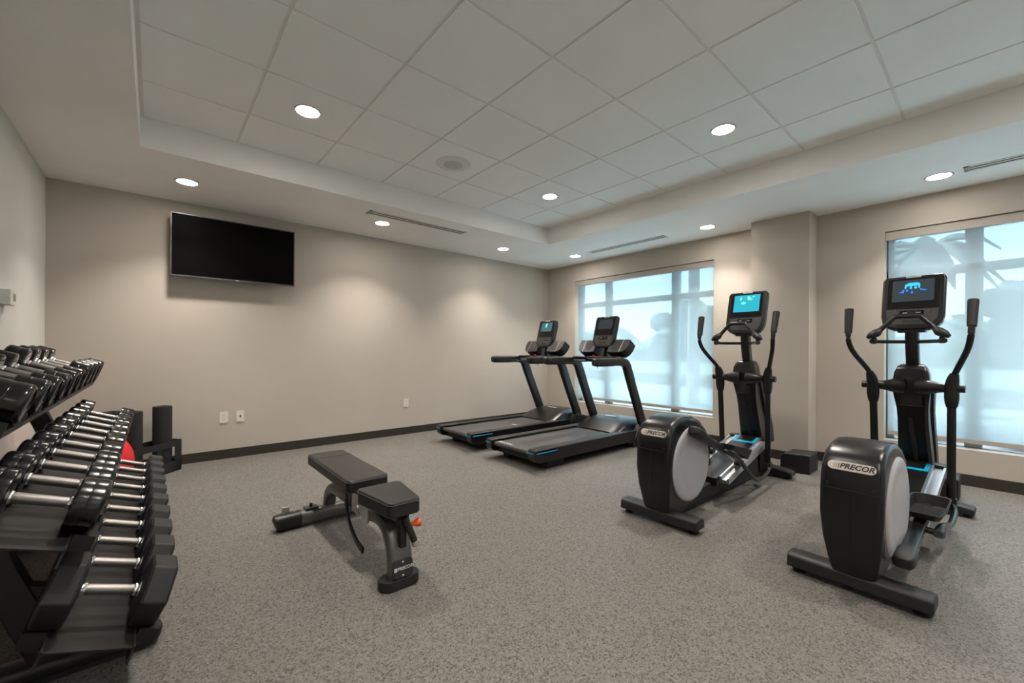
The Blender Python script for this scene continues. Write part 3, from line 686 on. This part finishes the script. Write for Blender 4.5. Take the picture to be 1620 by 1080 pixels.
# ------------------------------------------------------------------ treadmills
def treadmill(yc, label, kind, belt_text_x, rear_print):
    t = thing('treadmill', label, 'treadmill', (2.72, yc, 0), group='treadmills')
    HW = 0.395
    # chassis under the deck
    obj('chassis', [box(0.10, 2.0, -HW+0.05, HW-0.05, 0.075, 0.17, 0.01), box(1.55, 2.06, -HW+0.02, HW-0.02, 0.055, 0.2, 0.02)], M_rubber, t)
    obj('deck', [box(0.05, 1.60, -0.30, 0.30, 0.165, 0.186, 0.004)], M_rubber, t)
    bl = obj('belt', [tube([(0.055, 0, 0.168), (1.52, 0, 0.168)], 1.0, 24, sec=(0.268, 0.022), power=6.0)] +
             [cyl((0.055, -0.266, 0.166), (0.055, 0.266, 0.166), 0.024, seg=20)], mat_belt(), t)
    if belt_text_x:
        obj('belt_print', [text('PRECOR', 0.055, (belt_text_x, -0.19, 0.1906), (0, -1, 0), (1, 0, 0), 0.1, 0.0005)], M_beltw, bl)
    if rear_print:
        obj('belt_print', [text('PRECOR', 0.060, (0.075, 0.14, 0.1906), (0, -1, 0), (1, 0, 0), 0.1, 0.0005)], M_beltw, bl)
    for s_ in (-1, 1):
        y0, y1 = sorted((s_*0.272, s_*HW))
        sr = obj('side_rail', [box(0.06, 1.75, y0, y1, 0.165, 0.205, 0.008), box(0.10, 2.0, *sorted((s_*(HW-0.05), s_*(HW-0.004))), 0.085, 0.17, 0.012)], M_black, t)
        # step tread with fine ridge
        obj('step_tread', [box(0.12, 1.60, y0+0.012, y1-0.012, 0.2045, 0.208)], M_blackr, sr)
        cap = obj('rear_cap', [bevel(loft([[Vector((x, y, z)) for x, y in q] for z, q in (
            (0.085, [(0.05, y0), (0.05, y1), (0.30, y1), (0.30, y0)]), (0.12, [(0.0, y0), (0.02, y1), (0.30, y1), (0.30, y0)]), (0.195, [(-0.005, y0), (0.02, y1), (0.30, y1), (0.30, y0)]), (0.21, [(0.005, y0), (0.03, y1), (0.30, y1), (0.30, y0)]))]), 0.012, 3, 35)], M_black, t)
        yo = s_*HW
        obj('accent_strip', [tube([(-0.008, s_*0.285, 0.180), (-0.004, s_*0.34, 0.180), (0.018, s_*(HW-0.006), 0.180), (0.07, s_*(HW+0.002), 0.180), (0.30, s_*(HW+0.002), 0.180)], 1.0, 8, 4, sec=(0.004, 0.007))], M_teal, cap)
        # feet
        obj('foot', [box(0.22, 0.46, *sorted((s_*0.24, s_*0.34)), 0.0, 0.09, 0.012)], M_rubber, t)
        obj('foot', [box(1.66, 1.98, *sorted((s_*0.27, s_*0.36)), 0.0, 0.09, 0.012)], M_rubber, t)
        # upright
        ub = s_*0.372
        up = obj('upright', [tube([(1.915, ub, 0.10), (1.86, ub, 0.24), (1.56, ub, 0.86), (1.505, ub, 0.985)], 1.0, 20, sec=(0.066, 0.027), up=(0, 1, 0), power=4.5)], M_shell, t)
        obj('upright_cover', [bevel(loft([[Vector((x, s_*yy, z)) for x, z in ((1.62, 0.09), (1.70, 0.215), (1.80, 0.285), (1.98, 0.24), (2.05, 0.12))] for yy in (0.335, 0.412)]), 0.012, 2)], M_black, t)
        # handrail, bends from the upright back toward the runner
        rl = obj('handrail', [tube([(1.60, ub, 0.79), (1.545, ub, 0.905), (1.495, ub, 0.995), (1.43, ub, 1.027), (1.32, ub, 1.033), (1.10, ub, 1.034), (0.95, ub, 1.035), (0.90, ub, 1.035), (0.882, ub, 1.035)], [1.46, 1.46, 1.36, 1.1, 1.0, 1.0, 1.0, 0.92, 0.6], 20, 5, sec=(0.046, 0.034), up=(0, 1, 0), power=3.4, rv=[0.82, 0.84, 0.95, 1, 1, 1, 1, 0.92, 0.6])], M_black, t)
        obj('grip_cover', [tube([(1.24, ub, 1.034), (1.05, ub, 1.034), (0.93, ub, 1.035)], [1.0, 1.02, 1.0], 20, 3, sec=(0.048, 0.036), up=(0, 1, 0), power=3.0)], M_rubber, rl)
        obj('bolt', [cyl((1.56+0.0, s_*0.345, 0.90), (1.56, s_*0.340, 0.90), 0.008, seg=10), cyl((1.60, s_*0.345, 0.80), (1.60, s_*0.340, 0.80), 0.008, seg=10)], M_slot, up)
    # motor hood
    hood = []
    for x, zt, w in ((1.36, 0.206, 0.345), (1.44, 0.236, 0.352), (1.56, 0.292, 0.350), (1.66, 0.322, 0.340), (1.76, 0.334, 0.330), (1.90, 0.330, 0.320), (2.02, 0.30, 0.31), (2.09, 0.24, 0.30), (2.11, 0.12, 0.30)):
        r_ = []
        for k in range(13):
            a = pi*k/12; c = cos(a); s2 = sin(a)
            yy = math.copysign(abs(c)**0.45, c)*w; zz = 0.10 + (zt-0.10)*abs(s2)**0.42
            r_.append(Vector((x, yy, zz)))
        hood.append(r_)
    hd_ = obj('motor_hood', [loft(hood)], M_shell, t)
    lb = obj('badge', [prism(rrect(0.165, 0.030, 0.006), 0.004, (1.715, 0, 0.3345), (0, -1, 0), (0.97, 0, 0.14))], M_letter, hd_)
    # cross bar, pulse grips and tray
    cb_ = obj('crossbar', [tube([(1.40, -0.36, 1.045), (1.40, 0.36, 1.045)], 0.021, 14)], M_black, t)
    for s_ in (-1, 1):
        obj('pulse_grip', [cyl((1.40, s_*0.14, 1.045), (1.40, s_*0.335, 1.045), 0.0235, seg=16)], M_silver, cb_)
    tr_ = obj('accessory_tray', [bevel(prism([(-0.33, -0.05), (0.33, -0.05), (0.36, 0.02), (0.30, 0.16), (-0.30, 0.16), (-0.36, 0.02)][::1], 0.022, (1.40, 0, 1.09), (0, -1, 0), (1, 0, 0)), 0.008, 2)], M_black, t)
    obj('stop_switch', [cyl((1.385, 0.02, 1.088), (1.385, 0.02, 1.106), 0.016, seg=16), box(1.35, 1.365, -0.10, -0.06, 1.088, 1.094)], M_red, tr_)
    obj('safety_clip', [tube([(1.36, -0.06, 1.07), (1.35, -0.06, 0.98), (1.37, -0.06, 0.95)], 0.004, 6, 3)], M_slot, tr_)
    # console neck and side wings
    obj('neck', [tube([(1.57, 0, 1.06), (1.61, 0, 1.20), (1.68, 0, 1.36)], [1, 0.9, 0.8], 16, 3, sec=(0.085, 0.05), up=(0, 1, 0), power=3)], M_black, t)
    X = Vector((0, -1, 0)); T2 = R(34); Y = Vector((sin(T2), 0, cos(T2)))
    for s_ in (-1, 1):
        poly = [(0.10, 0.005), (0.20, -0.005), (0.315, 0.005), (0.355, 0.04), (0.375, 0.10), (0.378, 0.175), (0.365, 0.19), (0.20, 0.19), (0.10, 0.185)]
        if s_ < 0: poly = [(-a, b_) for a, b_ in reversed(poly)]
        wg = obj('console_wing', [prism(poly, 0.13, Vector((1.475, 0, 1.145)), X, Y, bev=0.009, seg=3)], M_blackr, t)
        obj('bottle_well', [prism([(s_*0.20 + 0.046*cos(2*pi*k/20)*1.2, 0.095 + 0.07*sin(2*pi*k/20)) for k in range(20)], 0.004, Vector((1.475, 0, 1.145)) + X.cross(Y)*0.0012, X, Y)], M_slot, wg)
        obj('edge_trim', [tube([Vector((1.475, 0, 1.145)) + X*(s_*a) + Y*b_ + X.cross(Y)*0.001 for a, b_ in ((0.275, 0.0), (0.29, 0.19))], 0.003, 6)], M_silver, wg)
    console(t, 1.515, 1.205, 0.333, 0.408, kind)
    return t
_belt = None
def mat_belt():
    global _belt
    if _belt is None: _belt = mat('grey_treadmill_belt', (0.050, 0.047, 0.045), 0.5, bump=(700, 0.25, 0.0006))
    return _belt
treadmill(4.268, 'black treadmill nearest the back wall, its screen showing a teal shape', 't_teal', 0.86, False)
treadmill(3.228, 'black treadmill farther from the back wall, just behind an elliptical, with a dark screen', 't_dark', None, True)

# ------------------------------------------------------------------ elliptical cross trainers
def elliptical(loc, rz, label, kind, pin_ang, pedal_r):
    t = thing('elliptical_trainer', label, 'elliptical machine', loc, (0, 0, rz), group='elliptical trainers')
    HC = Vector((0.20, 0, 0.385))
    # rear stabiliser
    sb = obj('rear_stabilizer', [bevel(loft([[Vector((x, y, z)) for x, z in ((-0.062, 0.03), (-0.055, 0.088), (-0.03, 0.10), (0.03, 0.10), (0.055, 0.088), (0.062, 0.03))] for y in (-0.278, -0.1, 0.1, 0.278)]), 0.010, 3, 40)], M_blackr, t)
    for s_ in (-1, 1):
        obj('leveling_foot', [lathe([(0, 0), (0.030, 0), (0.032, 0.008), (0.014, 0.014), (0.012, 0.034), (0, 0.034)], (0, s_*0.235, 0), seg=20)], M_rubber, sb)
    # drive housing: barrel sided shell
    prof = [(-0.03, 0.030), (-0.065, 0.12), (-0.095, 0.25), (-0.108, 0.38), (-0.105, 0.50), (-0.095, 0.58), (-0.072, 0.640), (-0.030, 0.682), (0.04, 0.706), (0.14, 0.716), (0.24, 0.704), (0.34, 0.665),
            (0.42, 0.60), (0.468, 0.515), (0.488, 0.42), (0.488, 0.35), (0.465, 0.255), (0.415, 0.17), (0.34, 0.105), (0.24, 0.066), (0.14, 0.04), (0.05, 0.03)]
    C2 = Vector((0.19, 0.375))
    def ring(y, s_, shr=0.0):
        o = []
        for x, z in prof:
            v = Vector((x, z)) - C2; L = v.length
            v = v*s_ - v.normalized()*shr*0
            zz = C2.y + v.y; fz = 1 - 0.40*max(0, (0.40-zz)/0.37)**1.8 - 0.07*max(0, (zz-0.58)/0.13)
            o.append(Vector((C2.x + v.x, y*fz, zz)))
        return o
    shell = [ring(-0.121, 0.90), ring(-0.121, 0.955), ring(-0.114, 0.985), ring(-0.095, 1.0), ring(-0.05, 1.006), ring(0.0, 1.008), ring(0.05, 1.006), ring(0.095, 1.0), ring(0.114, 0.985), ring(0.121, 0.955), ring(0.121, 0.90)]
    hs = obj('drive_housing', [loft(shell)], M_shell, t, ang=50)
    # upper cover with rounded corners and its seams
    obj('seam', [tube([(-0.1095, y, 0.505 + 0.02*0) for y in (-0.100, -0.05, 0, 0.05, 0.100)], 0.0018, 6), tube([(-0.111, 0, 0.500), (-0.1135, 0, 0.40), (-0.105, 0, 0.26)], 0.0014, 6),
                 tube([(-0.108, -0.108, 0.505), (-0.103, -0.112, 0.56), (-0.080, -0.110, 0.635), (-0.02, -0.108, 0.688)], 0.0014, 6)], M_slot, hs)
    for s_ in (-1, 1):
        obj('screw', [cyl((-0.109, s_*0.088, 0.525), (-0.1125, s_*0.088, 0.525), 0.008, seg=14)], M_slot, hs)
    PY = Vector((0.40, 0, 0.9165)).normalized(); PX = Vector((0, -1, 0)); PN = PX.cross(PY)
    PO = Vector((-0.0855, 0, 0.612)) + PN*0.0045
    pl = obj('name_plate', [prism(rrect(0.184, 0.042, 0.0205), 0.010, PO, PX, PY, bev=0.0015)], M_plate, hs)
    obj('lettering', [text('PRECOR', 0.0345, PO + PX*0.020 + PN*0.0006, PX, PY, 0.28, 0.0006, 0.0011)] +
        [prism([(-0.068+k*0.0085, -0.011), (-0.068+k*0.0085+w_, -0.011), (-0.0645+k*0.0085+w_, 0.011), (-0.0645+k*0.0085, 0.011)], 0.001, PO + PN*0.001, PX, PY) for k, w_ in enumerate((0.0012, 0.002, 0.003, 0.0045))], M_ink, pl)
    for s_ in (-1, 1):
        dsc = obj('side_disc', [lathe([(0.0, 0.012), (0.150, 0.012), (0.165, 0.010), (0.178, 0.010), (0.195, 0.0135), (0.232, 0.0135), (0.248, 0.009), (0.2545, 0.002), (0.2545, -0.035), (0, -0.035)], HC + Vector((0, s_*0.118, 0)), (0, s_, 0), 64)], M_disc, t)
        a = pin_ang if s_ < 0 else pin_ang + pi
        pin = HC + Vector((cos(a)*0.228, s_*0.150, sin(a)*0.228))
        obj('crank_pin', [cyl(pin + Vector((0, -s_*0.022, 0)), pin + Vector((0, s_*0.01, 0)), 0.026, seg=20)], M_disc, dsc)
        # pedal arm to the ramp roller
        ex = 1.02 if s_ < 0 else 1.0
        Lr = 0.86
        # solve roller position on ramp line z = 0.232 + (x-0.80)*0.232
        lo_, hi_ = pin.x + 0.2, pin.x + 0.86
        for _ in range(40):
            mid = (lo_+hi_)/2; zz = 0.235 + (mid-0.80)*0.222
            if (mid-pin.x)**2 + (zz-pin.z)**2 < Lr**2: lo_ = mid
            else: hi_ = mid
        rx = (lo_+hi_)/2; rz_ = 0.235 + (rx-0.80)*0.222
        yo = s_*0.150
        d = Vector((rx-pin.x, 0, rz_-pin.z)).normalized(); up = Vector((-d.z, 0, d.x))
        P0 = Vector((pin.x, s_*0.165, pin.z)); P1 = Vector((rx, s_*0.150, rz_))
        arm = obj('pedal_arm', [tube([P0 + d*0.05, P0 + d*0.16, P0.lerp(P1, 0.5), P1], [1.0, 1.0, 0.95, 0.85], 16, sec=(0.024, 0.030), up=(0, 1, 0), power=4.0)], M_shell, t)
        obj('crank_cover', [tube([P0 - d*0.055, P0 - d*0.045, P0 - d*0.02, P0 + d*0.04, P0 + d*0.085, P0 + d*0.095], [0.6, 0.88, 1.0, 1.0, 0.92, 0.8], 18, sec=(0.033, 0.041), up=(0, 1, 0), power=3.4)], M_blackr, arm)
        obj('ramp_roller', [cyl(P1 + Vector((0, -s_*0.005, 0)), P1 + Vector((0, -s_*0.04, 0)), 0.032, seg=20)], M_rubber, arm)
        # foot pedal: shallow tray with raised rim
        pc = P0.lerp(P1, 0.73) + up*0.036 + Vector((0, s_*0.015, 0))
        pd = Vector((cos(pedal_r[0 if s_ < 0 else 1]), 0, sin(pedal_r[0 if s_ < 0 else 1]))); pu = Vector((-pd.z, 0, pd.x)); py = Vector((0, 1, 0))
        def PP(a_, b_, c_): return pc + pd*a_ + py*b_ + pu*c_
        plan = [(-0.19, -0.055), (-0.165, -0.078), (0.12, -0.085), (0.165, -0.075), (0.185, -0.045), (0.185, 0.045), (0.165, 0.075), (0.12, 0.085), (-0.165, 0.078), (-0.19, 0.055)]
        outer0 = [PP(a_*0.93, b_*0.80, -0.018) for a_, b_ in plan]; outer1 = [PP(a_, b_, 0.006 + (0.048 if a_ > 0.1 else 0.006)) for a_, b_ in plan]
        inner1 = [PP(a_*0.955, b_*0.91, 0.006 + (0.046 if a_ > 0.1 else 0.006)) for a_, b_ in plan]; inner0 = [PP(a_*0.90, b_*0.82, -0.004) for a_, b_ in plan]
        pdl = obj('foot_pedal', [loft([outer0, outer1, inner1, inner0])], M_blackr, t)
        obj('tread_ridge', [bevel(loft([[PP(x_, y_, -0.004), PP(x_+0.010, y_, -0.004), PP(x_+0.008, y_, 0.0005), PP(x_+0.002, y_, 0.0005)] for y_ in (-0.055, 0.055)]), 0) for x_ in (-0.12, -0.07, -0.02, 0.03, 0.08)], M_rubber, pdl)
        # swinging hand lever
        ph = 0.5*(rx - 0.95)                                # lever swings with its pedal
        sw = R(7)*max(-1, min(1, (rx-0.955)/0.18))          # + : lower end forward
        piv = Vector((1.40, s_*0.20, 0.925))
        def LV(x, y, z):
            p = Vector((x, s_*y, z)) - piv
            p = Matrix.Rotation(-sw, 3, 'Y') @ p
            return p + piv
        lv = obj('hand_lever', [tube([LV(1.40, 0.202, 0.98), LV(1.375, 0.222, 1.04), LV(1.27, 0.275, 1.17), LV(1.225, 0.293, 1.245), LV(1.222, 0.297, 1.30), LV(1.245, 0.298, 1.38)], 0.0165, 16, 5)], M_black, t)
        obj('lever_grip', [tube([LV(1.230, 0.297, 1.325), LV(1.234, 0.298, 1.335), LV(1.28, 0.300, 1.475), LV(1.284, 0.300, 1.487), LV(1.286, 0.300, 1.494)], [0.021, 0.0225, 0.0262, 0.024, 0.014], 18, 3)], M_rubber, lv)
        low = LV(1.41, 0.200, 0.175)
        obj('lever_rod', [tube([LV(1.40, 0.200, 0.83), low], 1.0, 14, sec=(0.0155, 0.022), up=(0, 1, 0), power=3)], M_black, lv)
        obj('lever_joint', [tube([LV(1.385, 0.214, 1.02), LV(1.392, 0.206, 0.985), LV(1.40, 0.20, 0.93), LV(1.40, 0.20, 0.86), LV(1.40, 0.20, 0.81), LV(1.40, 0.20, 0.795)], [0.62, 0.85, 1.0, 1.0, 0.8, 0.6], 18, 3, sec=(0.028, 0.036), up=(0, 1, 0), power=3.2)], M_black, lv)
        obj('joint_cap', [cyl(piv + Vector((0, s_*0.025, 0)), piv + Vector((0, s_*0.062, 0)), 0.026, 0.025, seg=20, bev=0.003)], M_black, lv)
        # curved link from pedal arm to the lever foot
        J = P0.lerp(P1, 0.52) - up*0.006
        Jo = Vector((J.x, s_*0.232, J.z - 0.01))
        obj('link_joint', [cyl(J + Vector((0, s_*0.01, 0)), Jo, 0.016, seg=16), tube([Jo + Vector((-0.035, 0, 0.010)), Jo, Jo + d*0.07], [0.7, 1.0, 0.85], 14, sec=(0.022, 0.024), up=(0, 1, 0), power=3)], M_blackr, arm)
        lk = [Jo + d*0.05, Jo + d*0.14 + Vector((0, 0, -0.008)), Vector((Jo.x*0.45+low.x*0.55, s_*0.232, min(Jo.z, low.z)-0.035)), Vector((low.x-0.09, s_*0.222, low.z-0.040)), Vector((low.x, s_*0.204, low.z))]
        if lk[2].z < 0.085:
            lk[2].z = 0.09
        if lk[3].z < 0.10: lk[3].z = 0.11
        obj('link_bar', [tube(lk, 0.0165, 14, 6)], M_shell, arm)
        obj('lever_foot', [cbox(tuple(low), (0.055, 0.052, 0.055), 0.010, 3)], M_blackr, lv)
    # base beam and ramp
    obj('base_beam', [box(0.0, 1.86, -0.055, 0.055, 0.028, 0.088, 0.010), bevel(loft([[Vector((x, y, z)) for y, z in ((-0.06, 0.05), (0.06, 0.05), (0.05, zt), (-0.05, zt))] for x, zt in ((0.30, 0.12), (0.8, 0.15), (1.3, 0.24), (1.62, 0.30))]), 0.008)], M_rubber, t)
    RS = 0.222
    def RZ(x): return 0.205 + (x-0.80)*RS
    ra = obj('ramp_deck', [loft([[Vector((x, y, RZ(x)+dz)) for y, dz in ((-0.092, -0.05), (0.092, -0.05), (0.092, 0.012), (-0.092, 0.012))] for x in (0.66, 1.56)])], M_black, t)
    obj('blue_border', [loft([[Vector((x, y, RZ(x)+dz)) for y, dz in ((ya, 0.012), (yb, 0.012), (yb, 0.0138), (ya, 0.0138))] for x in (xa, xb)]) for xa, xb, ya, yb in ((1.40, 1.43, -0.092, 0.092), (1.43, 1.53, 0.068, 0.092), (1.43, 1.53, -0.092, -0.068))], M_blue, ra)
    for s_ in (-1, 1):
        rings = []
        for x in (0.70, 1.53):
            z = RZ(x)
            rings.append([Vector((x, s_*yy, z+dz)) for yy, dz in ((0.094, 0.014), (0.108, 0.014), (0.112, -0.008), (0.150, -0.008), (0.154, 0.006), (0.166, 0.006), (0.168, -0.035), (0.094, -0.035))])
        obj('ramp_rail', [loft(rings)], M_alu, ra, ang=20)
        obj('rail_end', [bevel(loft([[Vector((x, s_*yy, RZ(x)+dz)) for yy, dz in ((0.092, -0.04), (0.092, 0.018), (0.17, 0.012), (0.17, -0.04))] for x in (1.525, 1.57)]), 0.004)], M_black, ra)
    # front stabiliser with wheels
    fs = obj('front_stabilizer', [bevel(loft([[Vector((x, y, z)) for x, z in ((1.74, 0.025), (1.75, zz), (1.77, zz+0.012), (1.83, zz+0.012), (1.855, zz), (1.86, 0.025))] for y, zz in ((-0.285, 0.062), (-0.10, 0.088), (0.10, 0.088), (0.285, 0.062))]), 0.008, 3, 40)], M_blackr, t)
    for s_ in (-1, 1):
        obj('leveling_foot', [cyl((1.80, s_*0.25, 0.0), (1.80, s_*0.25, 0.03), 0.026, seg=18)], M_rubber, fs)
        obj('transport_wheel', [cyl((1.895, s_*0.10, 0.045), (1.895, s_*0.14, 0.045), 0.034, seg=20, bev=0.004)], M_rubber, fs)
    # column
    col = []
    for z, xa, xb, hw in ((0.06, 1.62, 1.86, 0.086), (0.27, 1.60, 1.90, 0.092), (0.40, 1.575, 1.87, 0.090), (0.55, 1.525, 1.81, 0.084), (0.68, 1.485, 1.75, 0.080), (0.76, 1.46, 1.71, 0.082), (0.80, 1.44, 1.69, 0.086),
                          (0.87, 1.415, 1.66, 0.094), (0.95, 1.405, 1.635, 0.096), (1.02, 1.41, 1.615, 0.088), (1.06, 1.43, 1.60, 0.074), (1.078, 1.455, 1.57, 0.055)):
        col.append([Vector((xa + (xb-xa)*u_, v_*hw, z)) for u_, v_ in ((0.0, -0.80), (0.06, -1.0), (0.55, -0.95), (0.94, -0.72), (1.0, -0.4), (1.0, 0.4), (0.94, 0.72), (0.55, 0.95), (0.06, 1.0), (0.0, 0.80))])
    cl = obj('column', [loft(col)], M_shell, t, ang=32)
    for s_ in (-1, 1):
        sp = []
        for z, xa, xb, y in ((0.30, 1.80, 1.93, 0.078), (0.45, 1.77, 1.90, 0.076), (0.60, 1.71, 1.83, 0.074), (0.72, 1.645, 1.755, 0.076), (0.82, 1.575, 1.69, 0.084), (0.90, 1.50, 1.64, 0.094), (0.94, 1.46, 1.60, 0.098)):
            sp.append([Vector((xa, s_*(y-0.02), z)), Vector((xb, s_*(y-0.035), z)), Vector((xb, s_*(y+0.012), z)), Vector((xa, s_*(y+0.016), z))])
        obj('side_fairing', [bevel(loft(sp), 0.006, 2)], M_blackr, cl)
        obj('pivot_arm', [tube([(1.425, s_*0.04, 0.925), (1.41, s_*0.09, 0.925), (1.40, s_*0.145, 0.925), (1.40, s_*0.165, 0.925)], [0.062, 0.048, 0.032, 0.031], 20, 3)], M_black, cl)
        obj('pivot_ring', [cyl((1.40, s_*0.160, 0.925), (1.40, s_*0.180, 0.925), 0.022, seg=18)], M_slot, cl)
    obj('bottle_holder', [prism(rrect(0.112, 0.105, 0.008), 0.004, (1.4155, 0, 0.845), (0, -1, 0), (-0.10, 0, 0.995))], M_slot, cl)
    obj('holder_lip', [tube([(1.424, 0.06, 0.788), (1.424, -0.06, 0.788)], 0.0022, 6)], M_tvb, cl)
    obj('upper_tray', [prism(rrect(0.118, 0.078, 0.014), 0.006, (1.407, 0, 1.005), (0, -1, 0), (0.06, 0, 0.998), bev=0.002)], M_glass, cl)
    obj('slot', [tube([(1.475, 0.012, 0.70), (1.505, 0.006, 0.60), (1.548, -0.004, 0.48), (1.575, -0.01, 0.38)], 1.0, 10, 4, sec=(0.013, 0.004), up=(1, 0, 0))], M_slot, cl)
    obj('neck', [tube([(1.515, 0, 1.03), (1.475, 0, 1.18), (1.455, 0, 1.34), (1.47, 0, 1.45)], 1.0, 18, 4, sec=(0.040, 0.036), up=(0, 1, 0), power=4)], M_black, t)
    # fixed handlebar in front of the console
    hb = obj('handlebar', [tube([(1.25, 0.165, 1.285), (1.26, 0.15, 1.30), (1.275, 0.070, 1.395), (1.28, 0.052, 1.404), (1.28, -0.052, 1.404), (1.275, -0.070, 1.395), (1.26, -0.15, 1.30), (1.25, -0.165, 1.285)], 0.0155, 16, 4)], M_black, t)
    for s_ in (-1, 1):
        obj('handlebar_end', [tube([(1.265, s_*0.135, 1.318), (1.256, s_*0.155, 1.297), (1.245, s_*0.182, 1.278), (1.24, s_*0.205, 1.262)], [0.017, 0.028, 0.025, 0.010], 18, 4)], M_blackr, hb)
        obj('pulse_strip', [tube([(1.2600, s_*0.132, 1.3345), (1.2665, s_*0.084, 1.3915)], 1.0, 10, sec=(0.0075, 0.003), up=(-0.6, 0, 0.8))], M_silver, hb)
        obj('lower_bar', [tube([(1.25, s_*0.170, 1.265), (1.27, s_*0.158, 1.238), (1.33, s_*0.12, 1.235), (1.44, s_*0.03, 1.235)], 0.0125, 12, 4), tube([(1.262, s_*0.165, 1.236), (1.24, s_*0.178, 1.238)], 0.018, 12)], M_black, hb)
    con = console(t, 1.40, 1.322, 0.330, 0.402, kind)
    obj('console_mount', [box(1.41, 1.50, -0.07, 0.07, 1.30, 1.345, 0.012)], M_black, t)
    return t
elliptical((2.62, 1.50, 0), 0.0, 'black elliptical trainer nearer the treadmills, with a bright teal screen', 'e_teal', R(97), (R(-22), R(12)))
elliptical((2.60, 0.452, 0), -0.035, 'black elliptical trainer at right before the right window, its dark screen showing blue shapes', 'e_dark', R(236), (R(-3), R(-22)))

# covered boxes by the wall
def cover_boxed(loc, sx, sy, label):
    t = thing('equipment_cover_box', label, 'plastic box', loc)
    obj('body', [bevel(loft([[Vector((x, y, z)) for y, z in ((0, 0), (sy, 0), (sy, 0.145), (sy*0.85, 0.172), (0.01, 0.182), (0, 0.17))] for x in (0.0, sx)]), 0.010, 3, 25)], M_blackr, t)
    obj('side_recess', [box(0.03, sx-0.03, -0.001, 0.001, 0.02, 0.14)], M_slot, t)
    obj('base_flange', [box(-0.012, 0.0, 0.06, sy-0.02, 0.0, 0.05, 0.004), box(-0.03, -0.012, 0.10, sy-0.02, 0.0, 0.035, 0.004)], M_blackr, t)
    return t
cover_boxed((4.69, 1.158, 0), 0.28, 0.245, 'low black plastic box on the floor before the wall pilaster')
cover_boxed((4.72, 0.20, 0), 0.26, 0.22, 'low black plastic box behind the front of the right elliptical trainer')

# ------------------------------------------------------------------ outdoors seen through the shades
struct('ground_outside', box(7.2, 60, -45, 50, -0.12, -0.03), M_road)
struct('bounce_strip_outside', box(XW+TH, 7.2, -45, 50, -0.12, -0.025), M_bounce)  # unseen pale strip, added to bounce sunlight up through the windows
h = obj('hedge', [box(13.6, 14.3, -8, 16, -0.03, 0.38, 0.1, 3)], M_hedge); tag(h, 'low dark clipped hedge along the far side of the paving outside', 'hedge')
l_ = obj('lawn', [box(14.3, 40, -30, 40, -0.029, -0.02)], M_lawn, kind='structure')
def tree(x, y, h_, rad, label, seed, nb=26):
    rnd = random.Random(seed)
    t = thing('broadleaf_tree', label, 'tree', (x, y, -0.03), group='trees outside')
    obj('trunk', [tube([(0, 0, 0), (0.1, 0.05, h_*0.35), (0.0, 0.1, h_*0.7)], [0.14, 0.11, 0.07], 12, 4)], M_bark, t)
    bl = []
    for k in range(nb):
        a = rnd.uniform(0, 2*pi); rr = rad*math.sqrt(rnd.random()); zz = h_*0.42 + rnd.random()*h_*0.55*(1-0.55*(rr/rad)**2)
        b_ = sphere((rr*cos(a), rr*sin(a), zz), rnd.uniform(0.22, 0.40)*rad, 12, 8, (1, 1, 0.8))
        for v in b_.verts: v.co += Vector((rnd.uniform(-1, 1), rnd.uniform(-1, 1), rnd.uniform(-1, 1)))*0.07*rad
        bl.append(b_)
    obj('foliage', bl, M_leaf, t)
tree(19.0, 9.2, 3.5, 1.7, 'broad tree outside, seen through the right part of the left window', 3)
tree(20.0, 14.2, 2.5, 1.7, 'rounded tree outside, seen low through the middle of the left window', 5)
tree(19.0, -0.7, 2.9, 1.8, 'broad tree outside, seen through the right window', 8)
tree(22.0, 20.5, 3.0, 2.2, 'rounded tree outside, seen behind the near corner of the left window', 11)
rnd_ = random.Random(31); rings = []
for k in range(120):
    y = -50 + 1.0*k; hh = 3.6 + 1.1*sin(k*0.31) + 0.7*sin(k*0.83+1) + rnd_.uniform(-0.4, 0.4)
    rings.append([Vector((46, y, -0.03)), Vector((45.2, y, hh*0.6)), Vector((46.2, y, hh)), Vector((48, y, hh*0.9)), Vector((49, y, -0.03))])
h = obj('hedge', [loft(rings)], M_leaf); tag(h, 'tall hazy line of dense shrubs on the horizon outside', 'hedge')
def palm(x, y, h_, label, seed, fl=1.0):
    rnd = random.Random(seed)
    t = thing('palm_tree', label, 'palm tree', (x, y, -0.03), group='palms outside')
    obj('trunk', [tube([(0, 0, 0), (0.05, 0.02, h_*0.5), (0.0, 0.0, h_)], [0.14, 0.11, 0.10], 12, 4)], M_bark, t)
    for k in range(14):
        a = 2*pi*k/14 + rnd.uniform(-0.2, 0.2); L = fl*rnd.uniform(1.6, 2.2); rise = rnd.uniform(0.1, 0.9)
        d = Vector((cos(a), sin(a), 0)); s = Vector((-sin(a), cos(a), 0))
        spine = [Vector((0, 0, h_)) + d*(L*u) + Vector((0, 0, fl*(rise*u*2 - 2.0*u*u))) for u in (0, 0.2, 0.4, 0.6, 0.8, 1.0)]
        wd = [w0*fl for w0 in (0.05, 0.20, 0.27, 0.25, 0.16, 0.02)]
        rings = [[p + s*w_ + Vector((0, 0, -w_*0.5)), p + Vector((0, 0, 0.02)), p - s*w_ + Vector((0, 0, -w_*0.5)), p - Vector((0, 0, 0.02))] for p, w_ in zip(spine, wd)]
        obj('frond', [loft(rings)], M_leaf, t)
palm(9.2, 4.47, 7.5, 'palm tree outside, its trunk crossing the right side of the left window', 2)
palm(11.5, 0.95, 3.2, 'palm tree outside the right window', 4, 0.6)
